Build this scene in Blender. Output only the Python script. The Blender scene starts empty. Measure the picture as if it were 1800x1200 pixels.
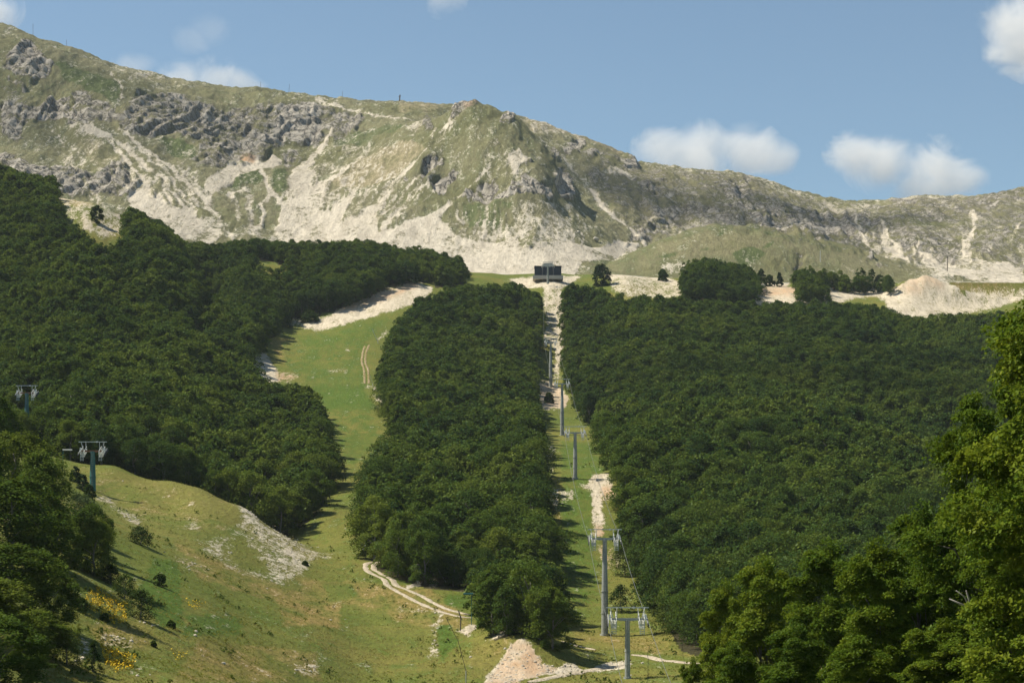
import bpy, bmesh, math, random
import numpy as np
from mathutils import Vector, Matrix, Euler

random.seed(7)
rng = np.random.default_rng(7)
scene = bpy.context.scene
COL = scene.collection

# ------------------------------------------------------------------ camera, sky, sun, exposure
F = 3610.0            # focal length in pixels of the 1800 px wide photograph
VH = 1000.0           # pixel row of the horizon
W0, H0 = 1800.0, 1200.0
cam_d = bpy.data.cameras.new('camera')
cam = bpy.data.objects.new('camera', cam_d)
COL.objects.link(cam)
scene.camera = cam
cam.location = (0, 0, 0)
cam.rotation_euler = (math.radians(90), 0, 0)
cam_d.sensor_fit = 'HORIZONTAL'
cam_d.sensor_width = 36.0
cam_d.lens = 36.0 * F / W0
cam_d.shift_y = (VH - H0 / 2) / W0
cam_d.clip_start = 0.5
cam_d.clip_end = 30000

SUN = Vector((-0.57, 0.10, 0.815)).normalized()      # direction towards the sun
sun_el = math.asin(SUN.z)
sun_az = math.atan2(SUN.x, SUN.y)
world = bpy.data.worlds.new('World')
scene.world = world
world.use_nodes = True
wn = world.node_tree
bg = wn.nodes['Background']
sky = wn.nodes.new('ShaderNodeTexSky')
sky.sky_type = 'NISHITA'
sky.sun_disc = False
sky.sun_elevation = sun_el
sky.sun_rotation = sun_az
sky.altitude = 1500
sky.air_density = 1.0
sky.dust_density = 1.2
sky.ozone_density = 1.0
tint = wn.nodes.new('ShaderNodeMix'); tint.data_type = 'RGBA'; tint.blend_type = 'MULTIPLY'; tint.inputs[0].default_value = 1.0
wn.links.new(sky.outputs[0], tint.inputs[6]); tint.inputs[7].default_value = (0.95, 1.0, 0.93, 1)
wn.links.new(tint.outputs[2], bg.inputs[0])
bg.inputs[1].default_value = 0.075

sun_d = bpy.data.lights.new('sun', 'SUN')
sun_d.energy = 4.4
sun_d.angle = math.radians(0.5)
sun_d.color = (1.0, 0.92, 0.77)
sun = bpy.data.objects.new('sun', sun_d)
COL.objects.link(sun)
sun.rotation_euler = SUN.to_track_quat('Z', 'Y').to_euler()
sun.location = (-200, 100, 400)

scene.view_settings.view_transform = 'Standard'
scene.view_settings.look = 'None'
scene.view_settings.gamma = 1.0
scene.view_settings.use_curve_mapping = False
scene.view_settings.exposure = 0.75
scene.cycles.volume_bounces = 6
scene.cycles.max_bounces = 8
scene.cycles.transparent_max_bounces = 8
scene.cycles.volume_max_steps = 512
scene.cycles.volume_step_rate = 0.35

# ------------------------------------------------------------------ numpy noise
def _hash(ix, iy, seed):
    h = (ix.astype(np.int64) * 374761393 + iy.astype(np.int64) * 668265263 + seed * 1442695041) & 0xffffffff
    h = ((h ^ (h >> 13)) * 1274126177) & 0xffffffff
    h = ((h ^ (h >> 16)) * 2246822519) & 0xffffffff
    return (h ^ (h >> 15)) & 0xffffffff

def perlin(x, y, seed=0):
    x = np.asarray(x, dtype=np.float64); y = np.asarray(y, dtype=np.float64)
    x0 = np.floor(x); y0 = np.floor(y)
    fx = x - x0; fy = y - y0
    def g(ix, iy, dx, dy):
        a = _hash(ix, iy, seed) * (2 * math.pi / 4294967296.0)
        return np.cos(a) * dx + np.sin(a) * dy
    u = fx * fx * fx * (fx * (fx * 6 - 15) + 10)
    v = fy * fy * fy * (fy * (fy * 6 - 15) + 10)
    n00 = g(x0, y0, fx, fy); n10 = g(x0 + 1, y0, fx - 1, fy)
    n01 = g(x0, y0 + 1, fx, fy - 1); n11 = g(x0 + 1, y0 + 1, fx - 1, fy - 1)
    return 1.5 * ((n00 * (1 - u) + n10 * u) * (1 - v) + (n01 * (1 - u) + n11 * u) * v)

def fbm(x, y, oct=4, seed=0, gain=0.5):
    s = 0; a = 1.0; f = 1.0
    for k in range(oct):
        s = s + a * perlin(x * f, y * f, seed + k * 17)
        a *= gain; f *= 2.03
    return s

def ridged(x, y, oct=4, seed=0):
    s = 0; a = 1.0; f = 1.0; t = 0
    for k in range(oct):
        s = s + a * (1 - np.abs(perlin(x * f, y * f, seed + k * 31)) * 1.6)
        t += a; a *= 0.55; f *= 2.1
    return s / t

def smooth(a, b, x):
    t = np.clip((x - a) / (b - a), 0, 1)
    return t * t * (3 - 2 * t)

# ------------------------------------------------------------------ terrain: surveyed points (bearing u, sight row v, distance Y)
SURVEY = {
 -260: [(30,1600),(60,1480),(100,1320),(180,1040),(250,920),(350,820),(450,760),(560,750),(650,680),(800,520),(950,360),(1050,290),(1150,310),(1250,330),(1400,330),(1550,250),(1650,130),(1750,5),(1850,-10),(2000,40),(2150,120)],
 -120: [(60,1490),(100,1325),(180,1060),(250,935),(350,835),(450,772),(550,765),(650,690),(800,540),(950,385),(1045,312),(1150,330),(1250,350),(1400,340),(1550,260),(1650,140),(1750,30),(1850,10),(2000,60),(2150,130)],
 0: [(100,1335),(180,1120),(250,965),(350,862),(450,800),(500,790),(560,790),(650,705),(800,560),(950,410),(1030,332),(1100,345),(1230,385),(1350,330),(1450,290),(1550,230),(1620,160),(1700,75),(1790,46),(1900,70),(2150,150)],
 100: [(180,1180),(240,1010),(300,930),(380,870),(440,835),(490,805),(530,815),(600,740),(700,650),(850,510),(960,400),(1020,347),(1080,360),(1230,400),(1350,345),(1450,300),(1550,240),(1630,170),(1700,100),(1790,78),(1900,100),(2150,160)],
 160: [(1010,353),(1060,372)],
 200: [(180,1215),(230,1080),(300,985),(380,910),(440,870),(480,818),(530,840),(600,760),(700,675),(850,540),(960,420),(1005,374),(1060,392),(1230,430),(1330,370),(1450,300),(1550,235),(1620,180),(1700,140),(1800,112),(1900,130),(2150,190)],
 300: [(120,1400),(180,1225),(230,1120),(300,1020),(380,935),(440,885),(468,845),(520,880),(600,780),(700,690),(850,560),(950,460),(985,435),(1030,448),(1080,455),(1230,440),(1300,400),(1400,340),(1500,285),(1580,240),(1660,190),(1740,155),(1830,140),(1950,160),(2150,200)],
 350: [(250,1110),(300,1040),(380,950),(430,893),(462,857),(510,890),(600,800),(700,710),(850,600),(930,520),(955,560),(975,592),(1010,585),(1045,520),(1080,475),(1120,457),(1200,465)],
 430: [(120,1400),(250,1160),(300,1085),(380,985),(430,920),(450,889),(500,925),(600,830),(700,745),(800,670),(900,600),(960,570),(1020,520),(1080,472),(1120,450),(1180,460),(1280,440),(1350,400),(1450,345),(1550,295),(1640,250),(1700,205),(1780,170),(1860,156),(1980,170),(2150,210)],
 500: [(250,1190),(300,1110),(380,1015),(430,955),(447,940),(490,950),(560,890),(650,800),(750,720),(850,650),(920,610),(970,585),(1010,560),(1060,515),(1110,462),(1160,455),(1260,455),(1340,420),(1440,360),(1550,300),(1640,265),(1700,220),(1780,180),(1880,160),(2000,180)],
 560: [(120,1400),(250,1230),(300,1130),(380,1040),(425,985),(470,960),(520,900),(600,830),(680,770),(760,715),(850,655),(930,605),(990,578),(1025,543),(1110,470),(1160,455),(1260,455),(1330,425),(1430,370),(1530,320),(1620,280),(1700,235),(1790,190),(1890,170),(2000,190),(2150,220)],
 640: [(280,1210),(330,1120),(380,1050),(430,985),(480,945),(560,860),(620,815),(680,775),(760,715),(850,655),(930,605),(990,565),(1020,553),(1055,517),(1120,465),(1170,455),(1260,450),(1330,415),(1400,375),(1480,330),(1560,285),(1640,250),(1720,225),(1800,195),(1900,176),(2020,195)],
 700: [(1270,450),(1340,400),(1430,345),(1500,285),(1560,245),(1620,225),(1700,215),(1800,190),(1900,178),(2020,195)],
 740: [(120,1385),(280,1208),(330,1130),(380,1055),(430,1000),(500,935),(570,865),(650,805),(760,725),(850,670),(930,620),(1000,565),(1050,527),(1085,503),(1130,480),(1180,465),(1250,462),(1320,420),(1390,370),(1430,330),(1460,290),(1510,250),(1560,222),(1620,218),(1700,215),(1800,195),(1900,182),(2150,225)],
 790: [(1250,468),(1320,420),(1390,365),(1450,310),(1500,250),(1540,205),(1570,197),(1620,212),(1700,225),(1900,188)],
 832: [(1250,470),(1310,430),(1370,380),(1405,345),(1430,310),(1480,250),(1530,205),(1560,182),(1590,195),(1650,225),(1750,235),(1900,195),(2150,230)],
 850: [(120,1380),(285,1205),(330,1130),(370,1075),(430,1010),(500,930),(564,860),(650,800),(760,745),(850,690),(930,640),(1010,575),(1080,525),(1130,502),(1160,490),(1200,483)],
 890: [(1230,478),(1300,430),(1360,385),(1385,350),(1405,320),(1450,275),(1510,225),(1560,199),(1610,215),(1680,240),(1800,230),(1920,210)],
 940: [(1220,480),(1290,435),(1350,390),(1380,350),(1400,315),(1450,280),(1510,250),(1550,238),(1600,250),(1680,270),(1800,240),(1930,212),(2150,240)],
 970: [(120,1370),(285,1207),(300,1187),(350,1128),(373,1112),(430,1030),(500,930),(564,842),(640,800),(760,765),(850,715),(930,683),(1000,620),(1080,545),(1130,505),(1160,489),(1200,483),(1290,440),(1360,395),(1400,350),(1430,315),(1480,285),(1530,272),(1580,285),(1680,300),(1800,255),(1930,222)],
 1005: [(1220,482),(1290,448),(1360,410),(1420,370),(1460,345),(1510,345),(1560,350),(1650,320),(1780,270),(1930,234)],
 1060: [(1200,484),(1290,465),(1370,432),(1440,405),(1500,392),(1560,375),(1640,345),(1740,300),(1840,270),(1940,256),(2150,280)],
 1100: [(120,1340),(285,1210),(300,1190),(350,1135),(373,1115),(430,1040),(500,940),(564,842),(640,805),(760,765),(850,710),(930,660),(1000,605),(1080,550),(1120,521),(1145,496),(1190,486),(1300,475),(1380,450),(1460,425),(1540,395),(1640,350),(1750,310),(1850,285),(1950,272),(2150,300)],
 1200: [(1300,480),(1400,462),(1480,440),(1560,410),(1660,370),(1760,335),(1860,310),(1960,298),(2150,320)],
 1250: [(120,1310),(290,1190),(340,1135),(400,1070),(500,950),(564,870),(640,810),(760,745),(850,690),(930,640),(1000,595),(1080,555),(1105,532),(1135,497),(1200,490)],
 1330: [(1300,490),(1420,468),(1500,450),(1600,405),(1700,370),(1800,345),(1880,325),(1960,313),(2150,335)],
 1400: [(70,1390),(300,1180),(400,1060),(500,950),(600,850),(700,780),(800,720),(900,665),(1000,610),(1080,570),(1110,547),(1140,514),(1200,502),(1240,494)],
 1450: [(1300,492),(1420,475),(1520,455),(1620,425),(1720,400),(1820,375),(1900,358),(1970,350),(2150,370)],
 1540: [(1300,495),(1420,482),(1520,462),(1620,430),(1720,400),(1820,375),(1900,362),(1970,356),(2150,375)],
 1600: [(120,1260),(300,1170),(400,1050),(500,950),(600,860),(700,790),(800,725),(900,670),(1000,620),(1080,580),(1120,558),(1155,523),(1205,515),(1260,502)],
 1660: [(1330,495),(1440,482),(1540,455),(1640,420),(1740,385),(1820,362),(1900,350),(2000,362),(2150,380)],
 1800: [(70,1305),(100,1250),(200,1180),(300,1130),(400,1030),(500,945),(600,865),(700,800),(800,740),(900,685),(1000,640),(1080,600),(1135,562),(1170,532),(1230,515),(1330,500),(1440,480),(1540,445),(1640,405),(1740,370),(1820,345),(1900,333),(2000,350),(2150,370)],
 1950: [(60,1320),(100,1240),(200,1170),(300,1110),(400,1015),(500,935),(600,860),(700,798),(800,738),(900,685),(1000,640),(1080,600),(1170,535),(1230,515),(1330,500),(1440,475),(1540,435),(1640,390),(1740,350),(1820,325),(1900,315),(2150,350)],
 2080: [(60,1310),(100,1230),(200,1160),(300,1090),(500,925),(700,790),(900,680),(1080,600),(1170,535),(1230,515),(1400,480),(1640,380),(1820,315),(1900,300),(2150,340)],
}
for uu, vv in ((450, 1580), (900, 1540), (1400, 1440)):
    SURVEY.setdefault(uu, []).append((60, vv))
for uu, vv in ((-260, 1650), (450, 1750), (900, 1700), (1400, 1640), (2080, 1500)):
    SURVEY.setdefault(uu, []).append((30, vv))
    SURVEY[uu].append((12, vv + 200))
pts = np.array([(u, Y, v) for (u, Y), v in {(u, Y): v for u, L in SURVEY.items() for (Y, v) in L}.items()], float)
SU, SY = 1 / 200.0, 4.2
def _co(u, Y):
    return u * SU, np.log(Y) * SY
px_, py_ = _co(pts[:, 0], pts[:, 1])
def _phi(r2):
    return np.sqrt(r2 + 0.004) * 1.0          # near linear kernel: no overshoot
n_ = len(pts)
A = _phi((px_[:, None] - px_[None]) ** 2 + (py_[:, None] - py_[None]) ** 2)
A[np.diag_indices(n_)] += 0.0
P_ = np.stack([np.ones(n_), px_, py_], 1)
M = np.block([[A, P_], [P_.T, np.zeros((3, 3))]])
sol = np.linalg.solve(M, np.concatenate([pts[:, 2], np.zeros(3)]))
GU = np.linspace(-280, 2100, 341)
GY = np.linspace(math.log(12.0), math.log(2160.0), 460)
gv = np.zeros((len(GU), len(GY)))
for i, u in enumerate(GU):
    x, y = u * SU, GY * SY
    r2 = (x - px_[None]) ** 2 + (y[:, None] - py_[None]) ** 2
    gv[i] = _phi(r2) @ sol[:n_] + sol[n_] + sol[n_ + 1] * x + sol[n_ + 2] * y
for _ in range(2):                              # a light smoothing
    gv[:, 1:-1] = 0.25 * gv[:, :-2] + 0.5 * gv[:, 1:-1] + 0.25 * gv[:, 2:]
    gv[1:-1] = 0.25 * gv[:-2] + 0.5 * gv[1:-1] + 0.25 * gv[2:]
# fit the crest to the surveyed skyline
SKY = np.array([(-280,-40),(-100,20),(0,44),(30,52),(60,64),(130,90),(200,112),(300,140),(350,149),(400,154),(460,156),(550,169),(640,177),(700,178),(780,186),(815,186),(832,180),(850,188),(880,196),(905,203),(950,215),(1000,232),(1060,255),(1130,285),(1200,298),(1280,302),(1340,315),(1400,338),(1450,350),(1530,356),(1580,350),(1640,347),(1700,347),(1760,340),(1800,332),(1950,312),(2100,290)], float)
yy = np.exp(GY)
far = yy > 1500
dv = np.interp(GU, SKY[:, 0], SKY[:, 1]) - gv[:, far].min(1)
gv += dv[:, None] * smooth(1380, 1560, yy)[None]

def V0(u, Y):
    fu = np.clip((np.asarray(u, float) - GU[0]) / (GU[1] - GU[0]), 0, len(GU) - 1.001)
    fy = np.clip((np.log(np.asarray(Y, float)) - GY[0]) / (GY[1] - GY[0]), 0, len(GY) - 1.001)
    i = fu.astype(int); j = fy.astype(int); a = fu - i; b = fy - j
    return (gv[i, j] * (1 - a) + gv[i + 1, j] * a) * (1 - b) + (gv[i, j + 1] * (1 - a) + gv[i + 1, j + 1] * a) * b

HILLOCK = np.array([(980,500),(1040,482),(1100,452),(1150,430),(1200,410),(1250,400),(1300,398),(1360,402),(1420,415),(1480,435),(1540,455),(1600,470),(1700,482),(1850,492),(2100,497)], float)

def ground_z(u, Y):
    u = np.asarray(u, float); Y = np.asarray(Y, float)
    v = V0(u, Y)
    z = (VH - v) / F * Y
    x = (u - 900) / F * Y
    # grassy hillock behind the bench
    vc = np.interp(u, HILLOCK[:, 0], HILLOCK[:, 1])
    t = np.clip((Y - 1215) / 125.0, 0, 1)
    zc = (VH - vc) / F * 1340
    zb = (VH - 497) / F * 1215
    front = zb + (zc - zb) * np.sin(t * math.pi / 2) ** 1.15
    back = zc - np.clip(Y - 1340, 0, 400) * 0.55
    zh = np.where(Y <= 1340, front, back)
    zh = np.where((Y > 1210) & (u > 985), zh, -999)
    k = 2.0
    z = np.where(zh > -900, np.maximum(z, zh) , z)
    # heap of pale earth beside the upper road
    xm, ym = (1632 - 900) / F * 1190, 1190
    d = np.hypot((x - xm) / np.where(x < xm, 30.0, 52.0), (Y - ym) / 22.0)
    d = d + 0.10 * fbm(x / 11, Y / 11, 3, 19)
    z = z + 13.0 * np.clip(1 - d, 0, 1) ** 1.0 * smooth(0, 0.1, 1 - d)
    # spoil bank under the tip of the wood
    xm, ym = (925 - 900) / F * 322, 324
    d = np.hypot((x - xm) / 9.0, (Y - ym) / np.where(Y < ym, 22.0, 26.0))
    z = z + 4.4 * np.exp(-d * d * 1.9)
    # undulation
    z = z + fbm(x / 60, Y / 60, 3, 5) * 1.1 * smooth(60, 300, Y) * (1 - smooth(1150, 1250, Y)) * 0.7
    fold = smooth(1130, 1280, u) * smooth(420, 560, Y) * (1 - smooth(960, 1060, Y)) + smooth(400, 280, u) * smooth(590, 700, Y) * (1 - smooth(880, 960, Y))
    z = z + fold * (fbm(x / 75 + Y / 150, Y / 130, 2, 33) * 5.5)
    z = z + fbm(x / 9, Y / 9, 3, 9) * 0.10 * smooth(30, 120, Y)
    return z

def vrow(u, Y):
    return VH - ground_z(u, Y) * F / np.asarray(Y, float)

def P(u, Y, dz=0.0):
    return Vector(((u - 900) / F * Y, Y, float(ground_z(u, Y)) + dz))

def find_Y(u, v, y0=40, y1=1230, default=None):
    ys = np.exp(np.linspace(math.log(y0), math.log(y1), 900))
    vv = vrow(np.full(ys.shape, float(u)), ys)
    k = np.nonzero(vv <= v)[0]
    if len(k) == 0:
        return default if default else float(ys[np.argmin(vv)])
    k = k[0]
    if k == 0: return float(ys[0])
    f = (vv[k - 1] - v) / max(1e-6, vv[k - 1] - vv[k])
    return float(ys[k - 1] + f * (ys[k] - ys[k - 1]))

# ------------------------------------------------------------------ ground cover map: what grows or lies where
RW, RH, RX, RY = 2400, 1500, 300, 60
def new_map(): return np.zeros((RH, RW), np.float32)
def zc(pl, ox=0, oy=0, s=1.0): return [(ox + x / s, oy + y / s) for x, y in pl]
_pyy, _pxx = np.mgrid[0:RH, 0:RW].astype(np.float32)
def poly(m, pl, val, mode='max'):
    p = np.array([(x + RX, y + RY) for x, y in pl])
    x0, y0 = np.floor(p.min(0)).astype(int) - 1; x1, y1 = np.ceil(p.max(0)).astype(int) + 2
    x0, y0 = max(x0, 0), max(y0, 0); x1, y1 = min(x1, RW), min(y1, RH)
    X = _pxx[y0:y1, x0:x1]; Y = _pyy[y0:y1, x0:x1]
    ins = np.zeros(X.shape, bool)
    for (ax, ay), (bx, by) in zip(p, np.roll(p, -1, 0)):
        if ay == by: continue
        c = ((ay > Y) != (by > Y)) & (X < (bx - ax) * (Y - ay) / (by - ay) + ax)
        ins ^= c
    s = m[y0:y1, x0:x1]
    if mode == 'max': s[ins] = np.maximum(s[ins], val)
    else: s[ins] = val
def stroke(m, pl, w, val):
    p = np.array([(x + RX, y + RY) for x, y in pl])
    for (ax, ay), (bx, by) in zip(p[:-1], p[1:]):
        x0, x1 = int(min(ax, bx) - w - 2), int(max(ax, bx) + w + 3)
        y0, y1 = int(min(ay, by) - w - 2), int(max(ay, by) + w + 3)
        x0, y0 = max(x0, 0), max(y0, 0); x1, y1 = min(x1, RW), min(y1, RH)
        X = _pxx[y0:y1, x0:x1]; Y = _pyy[y0:y1, x0:x1]
        dx, dy = bx - ax, by - ay
        t = np.clip(((X - ax) * dx + (Y - ay) * dy) / (dx * dx + dy * dy + 1e-9), 0, 1)
        d = np.hypot(X - ax - t * dx, Y - ay - t * dy)
        s = m[y0:y1, x0:x1]
        np.maximum(s, val * (1 - smooth(w * 0.45, w * 0.45 + max(1.2, w * 0.35), d)).astype(np.float32), out=s)
def blur(m, n=1):
    for _ in range(n):
        m = (np.roll(m, 1, 0) + np.roll(m, -1, 0) + 2 * m) / 4
        m = (np.roll(m, 1, 1) + np.roll(m, -1, 1) + 2 * m) / 4
    return m
def look(m, u, v):
    x = np.clip(u + RX, 0, RW - 1.001); y = np.clip(v + RY, 0, RH - 1.001)
    i = x.astype(int); j = y.astype(int); a = x - i; b = y - j
    return (m[j, i] * (1 - a) + m[j, i + 1] * a) * (1 - b) + (m[j + 1, i] * (1 - a) + m[j + 1, i + 1] * a) * b

def Z1(p): return zc(p, 0, 20, 4)
def Z2(p): return zc(p, 150, 180, 4)
def Z3(p): return zc(p, 400, 130, 4)
def Z4(p): return zc(p, 700, 160, 4)
def Z5(p): return zc(p, 1000, 230, 4)
def Z6(p): return zc(p, 1350, 290, 4)
# ---- mountain
m_sc, m_rk, m_dry, m_warm, m_lush = new_map(), new_map(), new_map(), new_map(), new_map()
stroke(m_sc, Z2([(0,170),(170,290),(310,440),(440,570)]), 6, .85)
stroke(m_sc, Z2([(40,160),(200,270),(400,420),(540,560),(580,680),(640,760),(720,860)]), 6, .85)
stroke(m_sc, Z2([(240,170),(350,280),(520,390),(700,550),(850,690),(920,780)]), 6, .9)
stroke(m_sc, Z2([(360,300),(450,390),(560,470)]), 2.5, .8)
stroke(m_sc, Z2([(830,820),(960,880),(1060,960)]), 5, .7)
stroke(m_sc, Z2([(660,410),(700,500)]), 3, .6)
poly(m_sc, Z2([(290,670),(440,570),(470,680),(510,630),(560,700),(640,760),(720,740),(830,830),(960,930),(900,990),(600,940),(480,900),(330,780)]), .92)
poly(m_sc, Z2([(200,570),(440,540),(450,600),(350,640),(230,640)]), .45)
poly(m_sc, Z2([(900,520),(1000,440),(1110,460),(1200,440),(1330,350),(1370,400),(1360,450),(1250,470),(1050,540),(950,600),(850,640),(840,560)]), .95)
stroke(m_sc, Z2([(940,590),(870,680),(860,760),(900,800)]), 9, .75)
stroke(m_sc, Z2([(1230,470),(1280,580),(1340,650),(1390,720),(1370,860)]), 8, .9)
stroke(m_sc, Z2([(1300,640),(1240,740),(1250,860),(1180,900)]), 6, .75)
stroke(m_sc, Z2([(1110,600),(1020,650),(1060,740),(1080,820)]), 9, .6)
stroke(m_sc, Z2([(1160,660),(1150,760),(1170,880),(1230,940)]), 11, .62)
poly(m_sc, Z2([(840,830),(1000,860),(1350,880),(1400,960),(1000,1000)]), .35)
poly(m_sc, Z3([(415,880),(420,740),(450,670),(530,620),(600,560),(730,400),(760,380),(740,430),(640,570),(560,680),(610,700),(580,790),(700,740),(960,580),(965,595),(790,710),(690,780),(670,900),(640,960),(730,950),(920,850),(870,900),(820,960),(810,1040),(930,980),(1040,910),(1130,790),(1160,760),(1170,790),(1150,860),(1080,950),(1040,1080),(1060,1110),(1200,1060),(1330,1020),(1480,950),(1570,890),(1560,930),(1500,1000),(1550,1080),(1660,1160),(1800,1180),(1800,1340),(400,1260),(340,1100),(380,980)]), .93)
poly(m_sc, Z3([(1190,960),(1220,940),(1210,1050),(1190,1060)]), .6)
stroke(m_sc, Z3([(1455,370),(1410,500),(1330,620),(1170,770),(1060,900)]), 4, .85)
stroke(m_sc, Z3([(730,400),(640,540),(500,640)]), 4, .8)
poly(m_sc, Z3([(790,560),(830,510),(980,490),(990,520),(900,570)]), .45)
poly(m_sc, Z3([(990,580),(1080,540),(1180,520),(1150,560),(1020,600)]), .5)
poly(m_sc, Z3([(700,640),(860,600),(800,680),(700,690)]), .45)
poly(m_sc, Z3([(560,690),(680,600),(700,640),(620,760)]), .45)
stroke(m_sc, Z3([(640,180),(800,230),(1000,290),(1200,305),(1290,330)]), 4, .8)
poly(m_sc, Z4([(0,960),(130,900),(230,860),(370,770),(380,800),(280,880),(340,930),(380,1040),(470,1080),(560,1060),(700,1050),(830,1000),(850,1060),(900,1120),(980,1100),(1100,1090),(1200,1070),(1300,1090),(1450,1090),(1540,1050),(1720,1070),(1640,1140),(1560,1190),(1300,1200),(1200,1320),(300,1320),(0,1100)]), .95)
poly(m_sc, Z4([(850,760),(1000,760),(1240,780),(1220,900),(1250,1080),(1000,1120),(830,1010),(800,900)]), .52)
poly(m_sc, Z4([(1010,880),(1200,850),(1230,1080),(1020,1090)]), .66)
poly(m_sc, Z4([(500,980),(700,980),(830,960),(850,1060),(480,1090)]), .5)
stroke(m_sc, Z4([(400,850),(430,900),(450,980),(480,1090)]), 5, .8)
stroke(m_sc, Z4([(560,950),(580,1060)]), 6, .6)
stroke(m_sc, Z4([(1140,440),(1250,570),(1350,700)]), 5, .6)
stroke(m_sc, Z4([(1350,700),(1480,860),(1600,950),(1740,1060)]), 6, .92)
poly(m_sc, Z4([(1230,600),(1300,640),(1500,830),(1800,990),(1800,1030),(1450,860),(1330,720)]), .42)
poly(m_sc, Z4([(830,380),(870,440),(960,480),(880,500),(800,600),(780,480),(790,440)]), .8)
stroke(m_sc, Z4([(650,520),(560,620),(450,720),(370,790)]), 4, .7)
poly(m_sc, Z4([(600,380),(720,360),(720,400),(640,410)]), .5)
poly(m_sc, Z4([(400,110),(540,75),(580,100),(480,130),(330,330),(250,420),(250,330)]), .5)
poly(m_sc, Z4([(0,280),(100,230),(170,200),(240,240),(130,270)]), .5)
poly(m_rk, Z4([(400,110),(500,85),(540,75),(570,100),(480,120),(420,180),(380,220),(360,160)]), .75)
poly(m_warm, Z4([(460,90),(540,70),(570,105),(480,130)]), .8)
poly(m_rk, Z4([(700,210),(750,150),(830,165),(800,230),(720,240)]), .85)
poly(m_rk, Z4([(150,610),(175,490),(230,465),(330,475),(330,520),(230,560),(180,615)]), .95)
poly(m_rk, Z4([(220,600),(260,600),(300,590),(340,590),(400,560),(410,620),(340,660),(330,730),(270,720),(240,660)]), .95)
poly(m_rk, Z4([(40,610),(70,600),(75,650),(40,660)]), .8)
poly(m_rk, Z4([(440,750),(500,690),(550,680),(600,610),(640,620),(690,600),(705,680),(680,750),(640,780),(550,770)]), .95)
poly(m_rk, Z4([(680,750),(780,720),(790,660),(850,640),(850,580),(890,560),(960,600),(1000,660),(1010,640),(1050,650),(1100,740),(1040,770),(1000,730),(930,710),(850,750),(700,790)]), .92)
poly(m_rk, Z4([(1095,560),(1170,530),(1215,620),(1235,740),(1225,780),(1150,750),(1110,650)]), .97)
poly(m_rk, Z4([(1060,430),(1100,405),(1140,470),(1130,510),(1080,495)]), .9)
poly(m_rk, Z4([(860,480),(940,465),(950,500),(870,505)]), .8)
poly(m_rk, Z4([(1160,430),(1200,370),(1290,335),(1315,380),(1210,445)]), .85)
poly(m_rk, Z4([(1320,430),(1385,425),(1375,475)]), .8)
poly(m_rk, Z4([(1580,510),(1640,470),(1700,490),(1690,530),(1620,545)]), .85)
poly(m_rk, Z4([(160,200),(210,185),(250,230),(220,290),(170,260)]), .7)
# left wall
poly(m_rk, Z1([(500,560),(560,540),(620,560),(780,640),(830,700),(960,560),(1060,560),(1250,580),(1400,640),(1800,740),(1800,1000),(1700,1040),(1560,1100),(1500,1110),(1400,1080),(1330,1040),(1400,1000),(1380,930),(1250,890),(1100,860),(1010,870),(880,850),(800,780),(640,770),(520,740)]), .66)
poly(m_rk, Z1([(1270,660),(1380,640),(1420,760),(1300,740)]), .85)
poly(m_rk, Z1([(960,570),(1050,560),(1040,640),(980,660)]), .8)
poly(m_rk, Z3([(0,250),(100,240),(200,210),(380,230),(520,200),(640,210),(820,250),(960,290),(900,420),(760,480),(640,490),(540,500),(330,510),(240,620),(0,640)]), .62)
poly(m_rk, Z3([(370,250),(540,220),(640,240),(640,330),(660,470),(560,480),(360,470),(250,500),(270,420),(330,380)]), .95)
poly(m_rk, Z3([(740,260),(820,250),(830,310),(760,330)]), .9)
poly(m_rk, Z3([(840,290),(940,270),(960,330),(880,400),(820,380)]), .7)
poly(m_rk, Z3([(370,560),(480,550),(560,590),(450,660),(380,640)]), .6)
poly(m_warm, Z3([(70,580),(110,570),(200,590),(190,640),(100,640)]), 1.0)
poly(m_sc, Z3([(40,590),(200,600),(240,640),(60,650)]), .7)
poly(m_rk, Z1([(20,400),(50,300),(150,200),(230,205),(270,290),(370,360),(370,430),(300,480),(220,490),(130,460)]), .9)
poly(m_rk, Z1([(30,460),(200,520),(190,545),(60,495)]), .9)
poly(m_rk, Z1([(0,640),(120,650),(300,660),(340,590),(480,590),(500,660),(640,760),(640,800),(480,795),(330,770),(180,780),(150,900),(100,900),(0,850)]), .8)
poly(m_rk, Z1([(0,500),(150,540),(200,620),(100,640),(0,620)]), .4)
poly(m_rk, Z1([(0,1000),(100,1020),(220,1080),(330,1100),(420,1080),(560,1130),(700,1130),(780,1080),(900,1080),(940,1150),(1000,1200),(900,1320),(500,1300),(0,1150)]), .78)
poly(m_lush, Z1([(640,1120),(760,1100),(800,1180),(600,1200)]), .8)
poly(m_sc, Z1([(480,800),(600,790),(640,860),(560,880)]), .5)
stroke(m_sc, Z1([(790,440),(850,510),(865,590)]), 4, .8)
stroke(m_sc, Z1([(930,455),(860,510)]), 3, .6)
stroke(m_sc, Z1([(1490,600),(1575,690)]), 3, .6)
stroke(m_sc, Z1([(1640,620),(1580,700)]), 3, .6)
poly(m_sc, Z1([(830,400),(1000,410),(1200,480),(1100,500),(900,480)]), .42)
stroke(m_sc, Z1([(590,880),(640,980),(690,1100)]), 3, .4)
poly(m_lush, Z1([(360,360),(500,380),(840,500),(850,650),(780,620),(600,540),(450,460)]), 1)
poly(m_lush, Z1([(1080,870),(1350,920),(1380,1000),(1420,1050),(1200,1000)]), 1)
poly(m_lush, Z2([(950,600),(1100,500),(1230,490),(1250,560),(1050,590)]), .9)
poly(m_lush, Z3([(300,700),(420,650),(420,840),(330,820)]), .8)
poly(m_lush, Z4([(450,780),(780,790),(830,800),(700,960),(480,960)]), .7)
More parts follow.
